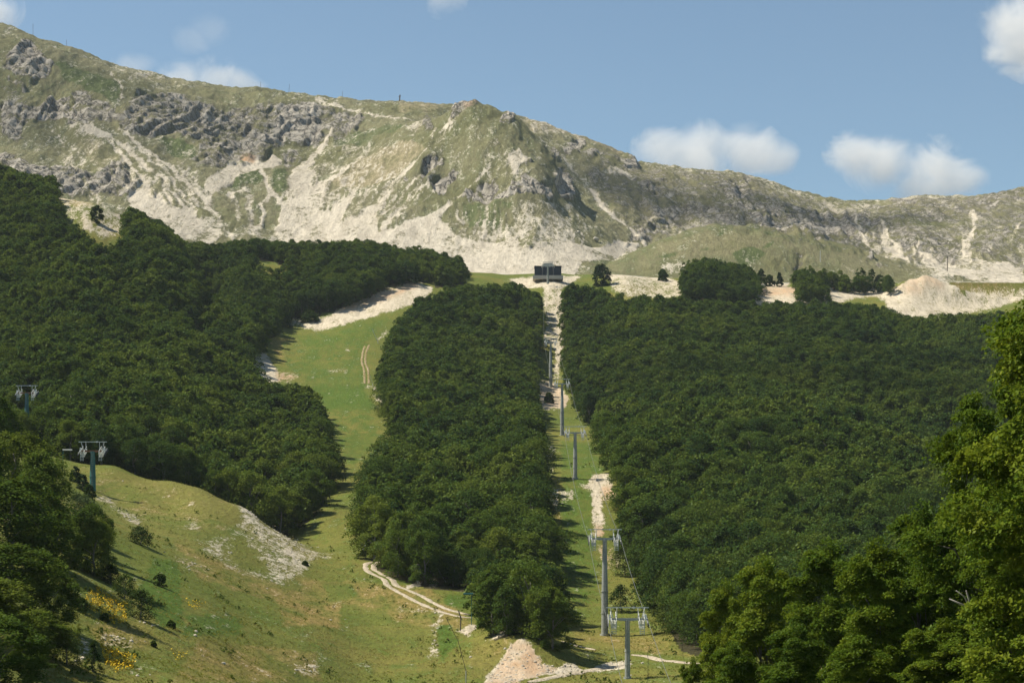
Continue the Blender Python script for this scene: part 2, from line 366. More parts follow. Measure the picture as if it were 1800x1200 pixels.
poly(m_lush, Z3([(700,480),(1000,400),(1280,330),(1200,400),(960,500),(820,520)]), .7)
poly(m_dry, Z3([(1000,560),(1250,450),(1400,520),(1150,760),(900,830),(720,760)]), .8)
poly(m_dry, Z4([(1000,190),(1200,240),(1500,380),(1700,480),(1500,430),(1200,300),(950,280),(860,190)]), .8)
poly(m_sc, Z4([(850,180),(1000,200),(1300,310),(1500,390),(1200,300),(1000,310)]), .45)
poly(m_dry, Z4([(0,70),(350,100),(250,170),(0,130)]), .7)
poly(m_dry, Z1([(480,880),(650,860),(850,1060),(700,1090),(560,1000)]), .5)
# right wall
for a in ([(520,570),(760,740)],[(560,590),(800,730)],[(620,600),(830,720)],[(650,560),(880,700)],[(770,570),(900,680)],[(860,540),(1020,660)],[(920,550),(1110,660)],[(1000,560),(1060,640)],[(1050,590),(1120,660)]):
    stroke(m_sc, Z5(a), 2.6, .62)
poly(m_sc, Z5([(500,540),(760,540),(1100,640),(1050,680),(780,740),(640,660)]), .28)
poly(m_rk, [(1010,262),(1060,262),(1130,290),(1280,308),(1400,345),(1530,362),(1640,352),(1760,345),(1900,330),(1900,470),(1600,470),(1250,400),(1130,420),(1040,330)], .47)  # rock over the whole wall; its shade is put into this grey too
poly(m_rk, Z5([(820,300),(1000,290),(1200,300),(1420,380),(1500,470),(1480,560),(1420,640),(1350,660),(1300,560),(1100,430),(900,420)]), .5)
poly(m_rk, Z5([(1050,360),(1250,350),(1300,460),(1120,480)]), .66)
poly(m_rk, Z5([(1250,600),(1350,610),(1500,640),(1600,630),(1800,700),(1800,760),(1550,710),(1350,670)]), .85)
poly(m_rk, Z5([(370,240),(440,180),(515,205),(430,265)]), .85)
poly(m_rk, Z5([(0,80),(80,40),(120,60),(60,160),(0,160)]), .8)
poly(m_sc, Z5([(210,270),(330,250),(470,310),(450,350),(350,330),(270,310)]), .7)
poly(m_rk, Z5([(480,390),(640,370),(690,430),(560,455)]), .62)
poly(m_sc, Z5([(780,440),(900,430),(970,560),(860,530)]), .48)
poly(m_sc, Z5([(520,220),(760,270),(900,300),(860,380),(700,320),(560,270)]), .4)
poly(m_sc, Z5([(1100,430),(1300,560),(1350,640),(1100,640),(960,560)]), .36)
poly(m_dry, Z5([(300,250),(700,270),(800,400),(600,380)]), .5)
poly(m_sc, Z5([(1020,710),(1120,670),(1300,700),(1450,740),(1250,800),(1100,780)]), .38)
poly(m_rk, Z5([(1350,930),(1600,810),(1700,850),(1750,950),(1500,1000)]), .45)
poly(m_rk, Z5([(1570,1000),(1630,850),(1660,860),(1600,1010)]), .8)
poly(m_sc, Z5([(560,985),(650,940),(780,915),(880,940),(780,1000),(640,1000)]), .8)
poly(m_lush, Z5([(1130,860),(1300,800),(1400,880),(1280,950),(1180,940)]), .9)
poly(m_dry, [(1040,482),(1100,455),(1200,414),(1300,402),(1420,420),(1540,460),(1600,478),(1500,500),(1100,500)], .36)
poly(m_rk, [(1090,440),(1130,420),(1180,400),(1250,385),(1330,385),(1420,400),(1500,420),(1600,458),(1700,470),(1700,430),(1500,372),(1300,352),(1150,365)], .62)  # rock behind the hillock crest, darkened further to paint in the wall's shade
poly(m_dry, Z5([(600,800),(1000,690),(1500,760),(1300,860),(700,900)]), .6)
for a in ([(1040,720),(1080,710)],[(1370,720),(1420,715)],[(1400,790),(1440,780)],[(1370,820),(1420,800)],[(930,840),(970,830)],[(650,890),(760,860)]):
    stroke(m_lush, Z5(a), 5, .9)
poly(m_sc, Z6([(280,230),(560,285),(800,270),(640,360),(600,400),(480,350),(350,290)]), .52)
poly(m_sc, Z6([(620,360),(760,350),(850,440),(820,480),(700,460)]), .45)
poly(m_rk, Z6([(760,300),(900,240),(1100,235),(1500,215),(1700,160),(1800,160),(1800,260),(1600,300),(1450,330),(1200,380),(1100,370),(1000,320),(850,320)]), .55)
stroke(m_sc, Z6([(620,370),(650,460),(700,560),(730,610)]), 5, .85)
stroke(m_sc, Z6([(680,480),(720,530)]), 4, .7)
stroke(m_sc, Z6([(800,400),(850,500),(900,580),(990,700)]), 5, .85)
stroke(m_sc, Z6([(870,500),(950,620)]), 4, .6)
poly(m_sc, Z6([(800,590),(890,565),(1000,700),(900,670)]), .9)
poly(m_sc, Z6([(1050,590),(1130,650),(1200,740),(1110,710)]), .85)
poly(m_sc, Z6([(1100,640),(1250,700),(1240,640),(1300,690),(1360,650),(1350,560),(1410,540),(1440,700),(1460,640),(1560,690),(1600,690),(1700,680),(1800,720),(1800,860),(1500,830),(1200,780),(1050,720)]), .8)
stroke(m_sc, Z6([(1440,330),(1445,460),(1400,540),(1390,620)]), 8, .85)
stroke(m_sc, Z6([(1395,300),(1390,480),(1360,600)]), 6, .55)
stroke(m_sc, Z6([(1780,410),(1710,540)]), 3, .8)
stroke(m_sc, Z6([(1640,540),(1700,640)]), 4, .5)
stroke(m_sc, Z6([(985,400),(1020,540),(1060,620)]), 3, .5)
poly(m_sc, Z6([(1000,330),(1400,320),(1400,500),(1100,500)]), .26)
poly(m_rk, Z6([(1050,440),(1350,450),(1350,510),(1150,510)]), .5)
poly(m_rk, Z6([(1450,590),(1560,555),(1660,620),(1500,650)]), .6)
poly(m_rk, Z6([(1620,540),(1800,560),(1800,640),(1700,600)]), .4)
poly(m_rk, Z6([(0,420),(140,420),(350,440),(560,425),(610,470),(400,515),(200,475)]), .85)
poly(m_rk, Z6([(640,680),(760,620),(860,680),(1050,700),(1080,780),(800,790)]), .45)
poly(m_rk, Z6([(690,620),(740,620),(740,670),(700,660)]), .85)
poly(m_sc, Z6([(1450,300),(1800,260),(1800,500),(1600,500)]), .3)
poly(m_lush, Z6([(980,380),(1280,390),(1300,440),(1000,440)]), .6)
# fine runnels of stone below the cliffs, down each fan
_r = random.Random(77)
for k in range(46):                                   # left flank, running down to the right
    u0 = _r.uniform(90, 345); v0 = 232 + (u0 - 90) * 0.22 + _r.uniform(-8, 40); L = _r.uniform(40, 130)
    stroke(m_sc, [(u0, v0), (u0 + L * 0.35 + 3, v0 + L * 0.5), (u0 + L * 0.72, v0 + L)], _r.uniform(1.8, 3.4), _r.uniform(.5, .85))
for k in range(46):                                   # right side of the bowl, running down to the left
    u0 = _r.uniform(540, 790); v0 = 300 - (u0 - 540) * 0.12 + _r.uniform(-15, 60); L = _r.uniform(40, 120)
    stroke(m_sc, [(u0, v0), (u0 - L * 0.35, v0 + L * 0.45), (u0 - L * 0.85, v0 + L)], _r.uniform(1.8, 3.2), _r.uniform(.5, .85))
for k in range(40):                                   # under the peak
    u0 = _r.uniform(790, 1030); v0 = _r.uniform(355, 400); L = _r.uniform(35, 85); s = (u0 - 920) / 600
    stroke(m_sc, [(u0, v0), (u0 + s * L, v0 + L)], _r.uniform(1.8, 3.4), _r.uniform(.5, .85))
for k in range(60):                                   # right wall
    u0 = _r.uniform(1060, 1800); v0 = np.interp(u0, SKY[:, 0], SKY[:, 1]) + _r.uniform(18, 90); L = _r.uniform(25, 80); s = _r.uniform(0.1, 0.5) + (0.5 if u0 < 1300 else 0)
    L = min(L, np.interp(u0, HILLOCK[:, 0], HILLOCK[:, 1]) - 6 - v0)
    if L < 12: continue
    stroke(m_sc, [(u0, v0), (u0 + s * L, v0 + L)], _r.uniform(1.6, 3.0), _r.uniform(.4, .66))
for k in range(30):                                   # foot of the right wall
    u0 = _r.uniform(1530, 1800); v0 = _r.uniform(400, 440); L = _r.uniform(30, 60)
    stroke(m_sc, [(u0, v0), (u0 + 0.15 * L, v0 + L)], _r.uniform(2.5, 5.5), _r.uniform(.5, .75))
# ---- hillside
h_sc, h_warm, h_dry, h_lush = new_map(), new_map(), new_map(), new_map()
def B1(p): return zc(p, 440, 480, 5)
def B2(p): return zc(p, 850, 420, 4)
def B3(p): return zc(p, 950, 640, 4)
def B4(p): return zc(p, 950, 900, 4)
def B5(p): return zc(p, 700, 1000, 6)
def B6(p): return zc(p, 0, 600, 2)
def B7(p): return zc(p, 580, 860, 6)
def B8(p): return zc(p, 80, 980, 5.456)
def B9(p): return zc(p, 0, 280, 5)
poly(h_sc, B1([(420,475),(700,370),(850,280),(1000,220),(1200,150),(1400,80),(1600,120),(1590,180),(1500,250),(1270,325),(850,445),(600,505)]), .95)
poly(h_warm, B1([(700,350),(850,280),(1000,220),(1200,150),(1400,80),(1500,110),(1200,230),(900,330)]), .8)
poly(h_sc, B1([(290,430),(450,380),(700,400),(600,450),(320,465)]), .6)
poly(h_sc, B1([(30,720),(130,700),(235,850),(240,965),(70,960)]), .95)
poly(h_sc, B1([(230,850),(330,860),(460,915),(330,950),(240,960)]), .55)
poly(h_warm, B1([(230,850),(460,915),(330,960),(240,960)]), .9)
poly(h_dry, B1([(120,560),(420,560),(520,640),(480,760),(230,760)]), .8)
poly(h_dry, B1([(640,830),(870,830),(870,880),(680,890)]), .9)
poly(h_sc, B1([(670,850),(860,840),(850,870),(720,880)]), .45)
poly(h_sc, B1([(830,655),(880,650),(880,690),(840,690)]), .6)
poly(h_dry, B1([(230,930),(1000,940),(1000,985),(520,980)]), .7)
stroke(h_sc, B1([(1020,1000),(1110,1000)]), 3, .8)
poly(h_sc, B1([(1080,990),(1200,950),(1210,1000),(1100,1040)]), .6)
poly(h_sc, B1([(1040,1060),(1160,1090),(1190,1170),(1080,1110)]), .55)
stroke(h_sc, B1([(1130,590),(1210,510)]), 4, .6)
poly(h_lush, B1([(540,990),(1000,1000),(1100,1160),(700,1200)]), .8)
poly(h_lush, B1([(1050,1150),(1130,1180),(1150,1200),(1060,1200)]), 1)
poly(h_sc, B2([(430,330),(560,360),(550,480),(585,560),(520,590),(560,680),(560,780),(520,900),(545,1000),(480,990),(500,880),(490,760),(395,740),(430,640),(440,560),(410,480)]), .66)
stroke(h_sc, B2([(545,380),(530,480),(570,560),(520,640),(555,720),(530,900)]), 7, .9)
poly(h_sc, B2([(170,285),(360,265),(640,262),(700,255),(560,345),(260,350)]), .96)
poly(h_sc, B2([(340,970),(480,1005),(600,1100),(580,1190),(420,1200),(370,1040)]), .92)
poly(h_warm, B2([(340,970),(480,1010),(600,1110),(580,1190),(420,1200)]), .5)
poly(h_sc, B2([(880,265),(1060,235),(1400,300),(1400,420),(1000,410),(900,340)]), .62)
stroke(h_sc, B2([(870,265),(1060,245),(1300,290),(1400,330)]), 7, .9)
poly(h_sc, B2([(170,550),(280,550),(280,590),(180,590)]), .6)
poly(h_sc, B3([(30,560),(100,590),(110,630),(30,670)]), .9)
poly(h_sc, B3([(10,860),(130,870),(125,1010),(40,980)]), .75)
poly(h_sc, B3([(250,850),(330,840),(370,780),(470,765),(500,840),(560,940),(440,960),(430,1080),(445,1210),(365,1210),(360,900)]), .85)
poly(h_warm, B3([(440,860),(520,860),(580,960),(440,960)]), .9)
poly(h_sc, B3([(140,890),(240,890),(230,960),(150,960)]), .45)
poly(h_sc, B3([(40,700),(100,730),(100,780),(40,770)]), .7)
stroke(h_dry, B3([(120,870),(110,1000),(160,1200)]), 10, .8)
poly(h_sc, B4([(370,0),(440,0),(450,160),(380,160)]), .85)
poly(h_warm, B4([(370,90),(460,90),(560,420),(460,420)]), .9)
poly(h_sc, B4([(380,230),(560,250),(560,400),(480,410)]), .45)
poly(h_dry, B4([(120,480),(420,500),(420,560),(150,560)]), .7)
poly(h_dry, B4([(260,820),(900,880),(1200,960),(1200,1040),(500,960),(200,900)]), .7)
stroke(h_sc, B4([(420,1090),(600,1070)]), 9, .8)
stroke(h_sc, B4([(240,1130),(420,1100)]), 7, .5)
poly(h_sc, B5([(1300,710),(1400,790),(1450,900),(1550,990),(1680,1030),(1800,980),(1900,1000),(1900,1080),(1500,1130),(1200,1200),(880,1230),(920,1120),(1100,940),(1200,780)]), .97)
poly(h_warm, B5([(1300,900),(1400,880),(1450,900),(1550,990),(1680,1030),(1500,1130),(1200,1000)]), .9)
poly(h_sc, B5([(600,650),(760,575),(830,630),(720,710)]), .92)
poly(h_sc, B5([(850,770),(1000,660),(1250,570),(1420,600),(1250,660),(1050,720)]), .5)
poly(h_dry, B5([(800,800),(1000,680),(1250,590),(1420,620),(1200,760),(1100,940),(950,1100),(700,1000)]), .6)
poly(h_sc, B5([(345,590),(430,450),(470,470),(440,600),(400,700),(440,800),(440,900),(310,940),(350,780)]), .5)
poly(h_sc, B5([(70,180),(180,140),(240,130),(240,190),(90,200)]), .85)
poly(h_sc, B5([(230,110),(300,60),(420,90),(410,170),(330,170)]), .8)
poly(h_warm, B5([(250,80),(420,90),(410,170),(300,120)]), .8)
stroke(h_sc, B5([(0,420),(300,435),(480,470)]), 3, .6)
poly(h_sc, B5([(860,540),(930,520),(940,550),(880,560)]), .9)
poly(h_lush, B5([(400,600),(560,560),(640,800),(460,960),(420,800)]), .9)
poly(h_lush, B5([(500,250),(800,240),(780,420),(480,380)]), .8)
poly(h_sc, B6([(840,560),(960,640),(1120,755),(1070,810),(1000,855),(900,760),(840,650)]), .62)
stroke(h_sc, B6([(860,575),(960,650),(1110,750),(1165,760)]), 5, .9)
stroke(h_sc, B6([(1000,700),(1060,790),(1040,810)]), 12, .75)
stroke(h_sc, B6([(700,700),(800,780),(900,820),(1010,850)]), 8, .6)
poly(h_sc, B6([(720,690),(820,690),(830,760),(780,770)]), .5)
stroke(h_sc, B6([(350,545),(420,590),(490,640)]), 9, .72)
poly(h_sc, B6([(640,620),(690,630),(710,665),(660,660)]), .62)
poly(h_sc, B6([(660,570),(700,575),(700,590),(660,590)]), .5)
poly(h_sc, B6([(590,740),(740,780),(740,815),(650,815)]), .45)
poly(h_warm, B6([(590,720),(750,780),(740,815),(640,815)]), .6)
poly(h_dry, B6([(240,430),(700,500),(850,570),(850,640),(700,700),(450,640),(300,540)]), .5)
poly(h_dry, B6([(600,690),(1000,860),(1200,870),(1200,960),(900,900),(700,850)]), .7)
poly(h_dry, B6([(960,900),(1200,920),(1200,1010),(1000,1000)]), .9)
poly(h_sc, B6([(990,1140),(1110,1100),(1120,1170),(1020,1180)]), .4)
poly(h_dry, B6([(700,1040),(1110,1090),(1130,1200),(600,1200)]), .7)
poly(h_lush, B6([(540,760),(640,770),(640,1000),(560,1010),(480,900)]), .9)
poly(h_lush, B6([(660,950),(860,960),(840,1040),(640,1040)]), .7)
poly(h_dry, [(500,1010),(760,1030),(840,1100),(760,1110),(600,1060)], .75)
poly(h_lush, [(560,1020),(620,1025),(640,1050),(580,1060)], .6)
poly(h_sc, B8([(330,680),(440,760),(440,860),(330,980),(380,1000),(210,1090),(220,1030),(330,900)]), .7)
poly(h_sc, B8([(500,700),(700,740),(880,780),(860,880),(720,880),(560,860)]), .42)
poly(h_sc, B8([(860,580),(1100,600),(1100,700),(900,650)]), .4)
poly(h_dry, B8([(400,640),(1000,600),(1000,900),(500,860)]), .7)
# rock knob above the left wood
poly(h_sc, B9([(440,290),(700,320),(900,390),(1000,410),(1130,530),(1080,650),(900,700),(780,640),(600,540),(560,400)]), .5)
poly(h_dry, B9([(440,290),(700,320),(900,390),(800,420),(600,430)]), 1.0)
poly(h_sc, B9([(720,530),(770,530),(830,620),(800,640),(720,600)]), .95)
poly(h_sc, B9([(1000,470),(1050,480),(1080,530),(1020,530)]), .98)
poly(h_sc, B9([(850,410),(880,410),(890,460),(870,470)]), .9)
poly(h_sc, B9([(880,590),(1040,600),(1060,670),(900,695)]), .8)
# bench and upper road on the right
poly(h_sc, Z6([(-140,690),(0,740),(100,760),(180,800),(130,860),(0,850),(-140,800)]), .9)
poly(h_warm, Z6([(-140,690),(0,740),(60,760),(30,800),(-100,760)]), .8)
poly(h_sc, Z6([(-140,850),(220,860),(500,880),(830,890),(860,930),(640,930),(400,1000),(-140,980)]), .9)
poly(h_warm, Z6([(-140,860),(220,860),(200,920),(-140,920),]), .8)
poly(h_sc, Z6([(840,900),(1000,800),(1100,760),(1180,770),(1300,840),(1360,880),(1740,905),(1740,920),(1300,925),(1000,950),(780,945)]), .97)
poly(h_warm, Z6([(840,900),(1000,800),(1100,760),(1180,770),(1250,850),(1000,900)]), .5)
poly(h_sc, Z6([(820,940),(1050,930),(1020,1000),(1000,1060),(880,1060),(840,1000)]), .95)
poly(h_sc, Z6([(1050,930),(1700,925),(1800,900),(1800,940),(1600,1010),(1200,1080),(1000,1070)]), .82)
poly(h_dry, Z6([(1180,750),(1800,840),(1800,960),(1300,1000),(1250,860)]), .8)
poly(h_lush, [(490,600),(560,585),(690,555),(650,600),(640,690),(670,760),(620,830),(580,760),(540,680),(500,640)], .55)
poly(h_lush, [(985,770),(1050,780),(1065,830),(1040,900),(1050,1000),(1060,1060),(990,1060),(985,900)], .65)
poly(h_warm, B5([(1200,740),(1400,780),(1560,1000),(1500,1200),(900,1220),(1100,940)]), .55)
_soft = blur(h_sc, 40) * 0.78
_k = (smooth(640, 560, _pxx[0] - RX)[None] * smooth(770, 800, _pyy[:, 0] - RY)[:, None]).astype(np.float32)
h_sc = h_sc * (1 - _k) + _soft * _k
maps_m = [blur(m_sc, 4), blur(m_rk, 10), blur(m_warm, 6), blur(m_dry, 14), blur(m_lush, 8)]
maps_h = [blur(h_sc, 7), blur(h_warm, 9), blur(h_dry, 22), blur(h_lush, 22)]

# ------------------------------------------------------------------ node helpers
class NT:
    def __init__(self, name):
        self.m = bpy.data.materials.new(name)
        self.m.use_nodes = True
        self.t = self.m.node_tree
        self.t.nodes.clear()
        self.out = self.t.nodes.new('ShaderNodeOutputMaterial')
    def n(self, typ, **kw):
        o = self.t.nodes.new(typ)
        for k, v in kw.items(): setattr(o, k, v)
        return o
    def link(self, a, b): self.t.links.new(a, b)
    def val(self, sock, v):
        if hasattr(v, 'is_linked'): self.link(v, sock)
        else: sock.default_value = v
    def math(self, op, a, b=0.0, c=None, clamp=False):
        o = self.n('ShaderNodeMath', operation=op, use_clamp=clamp)
        self.val(o.inputs[0], a); self.val(o.inputs[1], b)
        if c is not None: self.val(o.inputs[2], c)
        return o.outputs[0]
    def noise(self, vec, scale, detail=4, rough=0.55, dist=0.0):
        o = self.n('ShaderNodeTexNoise')
        self.link(vec, o.inputs['Vector'])
        o.inputs['Scale'].default_value = scale
        o.inputs['Detail'].default_value = detail
        o.inputs['Roughness'].default_value = rough
        o.inputs['Distortion'].default_value = dist
        return o.outputs['Fac']
    def mix(self, f, a, b):
        o = self.n('ShaderNodeMix', data_type='RGBA')
        self.val(o.inputs[0], f)
        for s, v in ((o.inputs[6], a), (o.inputs[7], b)):
            if hasattr(v, 'is_linked'): self.link(v, s)
            else: s.default_value = (*v, 1)
        return o.outputs[2]
    def rng(self, v, a, b, c=0.0, d=1.0):
        o = self.n('ShaderNodeMapRange', interpolation_type='SMOOTHSTEP')
        self.val(o.inputs[0], v)
        for k, x in enumerate((a, b, c, d)): self.val(o.inputs[k + 1], x)
        return o.outputs[0]
    def scale(self, vec, s):
        o = self.n('ShaderNodeMapping')
        self.link(vec, o.inputs[0]); o.inputs['Scale'].default_value = s
        return o.outputs[0]

def ground_material(name, g, grass_a, grass_b, dry, lush, scree_a, scree_b, rock_a, rock_b, bump):
    N = NT(name)
    tc = N.n('ShaderNodeTexCoord').outputs['Object']
    c1 = N.n('ShaderNodeAttribute', attribute_name='cover')
    sp = N.n('ShaderNodeSeparateColor'); N.link(c1.outputs['Color'], sp.inputs[0])
    sc, rk, wm = sp.outputs; dr = c1.outputs['Alpha']
    c2 = N.n('ShaderNodeAttribute', attribute_name='growth')
    sp2 = N.n('ShaderNodeSeparateColor'); N.link(c2.outputs['Color'], sp2.inputs[0])
    lu, li, smo = sp2.outputs
    # on a slope everything is drawn out along the fall line
    fl = N.scale(tc, (1.0, 0.32, 0.55))
    big = N.noise(tc, 0.022 / g, 5, 0.6, 0.4)
    mid = N.noise(fl, 0.24 / g, 7, 0.66, 0.3)
    fine = N.noise(fl, 1.1 / g, 6, 0.72)
    tiny = N.noise(fl, 3.6 / g, 4, 0.75)
    def sh(v, k): return N.math('MULTIPLY', N.math('SUBTRACT', v, 0.5), k)
    grass = N.mix(N.rng(N.math('ADD', big, sh(mid, 0.5)), 0.36, 0.62), grass_a, grass_b)
    grass = N.mix(N.math('MULTIPLY', N.rng(N.math('ADD', mid, sh(fine, 0.6)), 0.42, 0.68), 0.8), grass, lush)
    drf = N.rng(N.math('ADD', N.math('ADD', dr, sh(mid, 1.9)), sh(fine, 0.8)), 0.22, 0.92)
    grass = N.mix(drf, grass, dry)
    luf = N.rng(N.math('ADD', N.math('ADD', lu, sh(mid, 1.6)), sh(fine, 0.8)), 0.25, 0.85)
    grass = N.mix(luf, grass, lush)
    k = N.math('MULTIPLY_ADD', fine, 1.5, 0.25)
    k = N.math('MULTIPLY', k, N.math('MULTIPLY_ADD', tiny, 1.3, 0.35))
    mul = N.n('ShaderNodeVectorMath', operation='SCALE'); N.link(grass, mul.inputs[0]); N.link(k, mul.inputs['Scale'])
    grass = mul.outputs[0]
    litter = N.mix(fine, (0.030, 0.026, 0.014), (0.06, 0.055, 0.022))
    grass = N.mix(N.rng(N.math('ADD', li, sh(fine, 0.8)), 0.4, 0.7), grass, litter)
    # loose stone
    stone = N.mix(N.rng(N.math('ADD', fine, sh(mid, 0.6)), 0.30, 0.72), scree_a, scree_b)
    stone = N.mix(N.math('MULTIPLY', wm, N.rng(mid, 0.25, 0.6)), stone, (0.46, 0.29, 0.165))
    stone = N.mix(N.math('MULTIPLY', N.rng(N.math('ADD', tiny, sh(fine, 0.7)), 0.60, 0.74), 0.62), stone, (0.15, 0.135, 0.07))
    brk = N.math('ADD', sh(mid, 1.7), sh(fine, 2.0))
    brk = N.math('ADD', brk, sh(tiny, 1.5))
    rill = N.noise(N.scale(tc, (1.0, 0.07, 0.12)), 0.55 / g, 5, 0.65)
    stone = N.mix(N.math('MULTIPLY', N.rng(rill, 0.46, 0.66), 0.45), stone, tuple(x * 0.62 for x in scree_a))
    scf = N.rng(N.math('ADD', N.math('ADD', sc, brk), sh(rill, 0.8)), 0.30, 0.76)
    base = N.mix(scf, grass, stone)
    # bedrock, streaked down the face and layered along it
    rv = N.scale(tc, (1.0, 0.6, 0.4))
    rn = N.noise(rv, 0.42 / g, 9, 0.72, 0.5)
    rock = N.mix(N.rng(rn, 0.34, 0.64), rock_a, rock_b)
    rv2 = N.scale(tc, (0.35, 0.35, 1.7))
    rn2 = N.noise(rv2, 0.30 / g, 6, 0.65)
    rock = N.mix(N.math('MULTIPLY', N.rng(rn2, 0.50, 0.64), 0.45), rock, (0.12, 0.112, 0.085))
    cv = N.n('ShaderNodeTexVoronoi', feature='DISTANCE_TO_EDGE')
    jit = N.n('ShaderNodeVectorMath', operation='ADD'); N.link(N.scale(tc, (1.0, 0.7, 0.42)), jit.inputs[0])
    nz = N.n('ShaderNodeTexNoise'); N.link(tc, nz.inputs['Vector']); nz.inputs['Scale'].default_value = 0.25 / g; nz.inputs['Detail'].default_value = 4
    jm = N.n('ShaderNodeVectorMath', operation='SCALE'); N.link(nz.outputs['Color'], jm.inputs[0]); jm.inputs['Scale'].default_value = 5.0 * g
    N.link(jm.outputs[0], jit.inputs[1]); N.link(jit.outputs[0], cv.inputs['Vector']); cv.inputs['Scale'].default_value = 0.30 / g
    crack = N.rng(cv.outputs['Distance'], 0.0, 0.10)
    rock = N.mix(crack, tuple(x * 0.48 for x in rock_a), rock)
    rock = N.mix(N.math('MULTIPLY', wm, 0.7), rock, (0.38, 0.25, 0.15))
    # outcrops show through wherever the turf is thin
    oc = N.rng(N.math('ADD', N.noise(N.scale(tc, (1, .5, .8)), 0.085 / g, 7, 0.7), sh(tiny, 0.18)), 0.57, 0.70)
    rkf = N.rng(N.math('ADD', N.math('ADD', rk, N.math('MULTIPLY', brk, 0.62)), N.math('MULTIPLY', oc, N.math('MULTIPLY', N.math('SUBTRACT', 1.0, smo), OUT))), 0.38, 0.60)
    base = N.mix(rkf, base, rock)
    bs = N.n('ShaderNodeBsdfPrincipled')
    N.link(base, bs.inputs['Base Color'])
    bs.inputs['Roughness'].default_value = 0.95
    bs.inputs['Specular IOR Level'].default_value = 0.1
    hgt = N.math('ADD', fine, N.math('MULTIPLY', rn, N.math('MULTIPLY', rkf, 3.0)))
    hgt = N.math('ADD', hgt, N.math('MULTIPLY', tiny, 0.35))
    hgt = N.math('ADD', hgt, N.math('MULTIPLY', crack, N.math('MULTIPLY', rkf, 0.9)))
    bp = N.n('ShaderNodeBump'); bp.inputs['Strength'].default_value = bump; bp.inputs['Distance'].default_value = 1.2 * g
    N.link(hgt, bp.inputs['Height']); N.link(bp.outputs[0], bs.inputs['Normal'])
    N.link(bs.outputs[0], N.out.inputs[0])
    return N.m

OUT = 0.0
MAT = {}
MAT['hillside'] = ground_material('hillside_turf', 1.0, (0.112, 0.132, 0.024), (0.165, 0.154, 0.036), (0.25, 0.18, 0.058), (0.068, 0.112, 0.015),
    (0.43, 0.37, 0.27), (0.62, 0.55, 0.43), (0.20, 0.19, 0.165), (0.42, 0.39, 0.33), 0.55)
OUT = 0.36
MAT['mountain'] = ground_material('mountain_turf', 2.6, (0.140, 0.138, 0.066), (0.188, 0.176, 0.100), (0.255, 0.220, 0.130), (0.086, 0.108, 0.040),
    (0.44, 0.39, 0.31), (0.60, 0.545, 0.445), (0.255, 0.235, 0.20), (0.49, 0.45, 0.385), 0.65)

def grid_mesh(name, co, nu, nv, mat, attrs, kind='structure'):
    me = bpy.data.meshes.new(name)
    me.vertices.add(len(co)); me.vertices.foreach_set('co', co.astype(np.float32).ravel())
    i = np.arange(nu - 1)[:, None] * nv + np.arange(nv - 1)[None]
    q = np.stack([i, i + nv, i + nv + 1, i + 1], -1).reshape(-1, 4)
    me.loops.add(q.size); me.loops.foreach_set('vertex_index', q.astype(np.int32).ravel())
    me.polygons.add(len(q))
    me.polygons.foreach_set('loop_start', np.arange(0, q.size, 4, dtype=np.int32))
    me.polygons.foreach_set('use_smooth', np.ones(len(q), bool))
    for an, data in attrs.items():
        a = me.attributes.new(an, 'FLOAT_COLOR', 'POINT')
        a.data.foreach_set('color', data.astype(np.float32).ravel())
    me.materials.append(mat)
    me.update(calc_edges=True)
    o = bpy.data.objects.new(name, me); COL.objects.link(o)
    o['kind'] = kind
    return o

# forest outlines (bearing, sight row) used both for leaf litter and for planting
L1 = [(-330,60),(-120,170),(0,284),(60,298),(110,322),(130,338),(172,350),(230,368),(300,398),(345,428),(420,425),(430,424),(470,412),(560,415),(640,412),(700,418),(760,432),(800,445),(822,468),(828,492),(790,503),(750,498),(690,505),(620,535),(560,550),(510,558),(500,580),(470,590),(475,612),(450,625),(447,660),(490,675),(540,680),(572,715),(586,770),(600,800),(602,830),(575,880),(520,922),(500,935),(440,912),(350,866),(200,828),(80,805),(-330,780)]
L1_HOLES = [[(34,698),(62,698),(62,748),(34,748)], [(88,336),(130,346),(172,353),(215,372),(226,388),(212,425),(180,425),(150,405),(122,385)], [(442,450),(510,462),(508,480),(450,472)],
            [(345,478),(353,478),(364,560),(352,596),(336,580),(340,520)], [(500,562),(560,550),(620,532),(690,500),(765,490),(760,520),(640,560),(540,592),(490,585)]]
ISL = [(835,500),(900,497),(955,520),(958,600),(945,655),(952,720),(965,790),(972,870),(985,950),(992,1050),(990,1105),(950,1130),(905,1108),(870,1108),(832,1092),(830,1025),(745,1018),(690,1000),(628,972),(620,900),(628,850),(640,812),(676,796),(676,770),(672,740),(660,680),(665,640),(690,570),(735,525),(790,505)]
ISL_HOLES = [[(893,552),(926,555),(926,576),(893,572)], [(655,772),(700,772),(700,792),(655,796)]]
RGT = [(990,500),(1060,506),(1110,520),(1190,522),(1330,532),(1390,530),(1450,528),(1560,540),(1590,556),(1700,552),(1900,540),(2080,540),(2080,1180),(1480,1150),(1250,1142),(1195,1125),(1130,1010),(1100,940),(1092,905),(1085,870),(1080,830),(1060,775),(1038,745),(1000,680),(985,600),(985,540)]
BENCH = [[(1196,524),(1203,475),(1240,455),(1270,447),(1308,468),(1332,500),(1335,535),(1230,535)], [(1393,505),(1400,470),(1425,458),(1452,470),(1456,505)],
         [(1452,505),(1460,472),(1480,466),(1520,478),(1566,492),(1568,512),(1500,512)], [(1390,535),(1410,495),(1450,500),(1460,535)]]
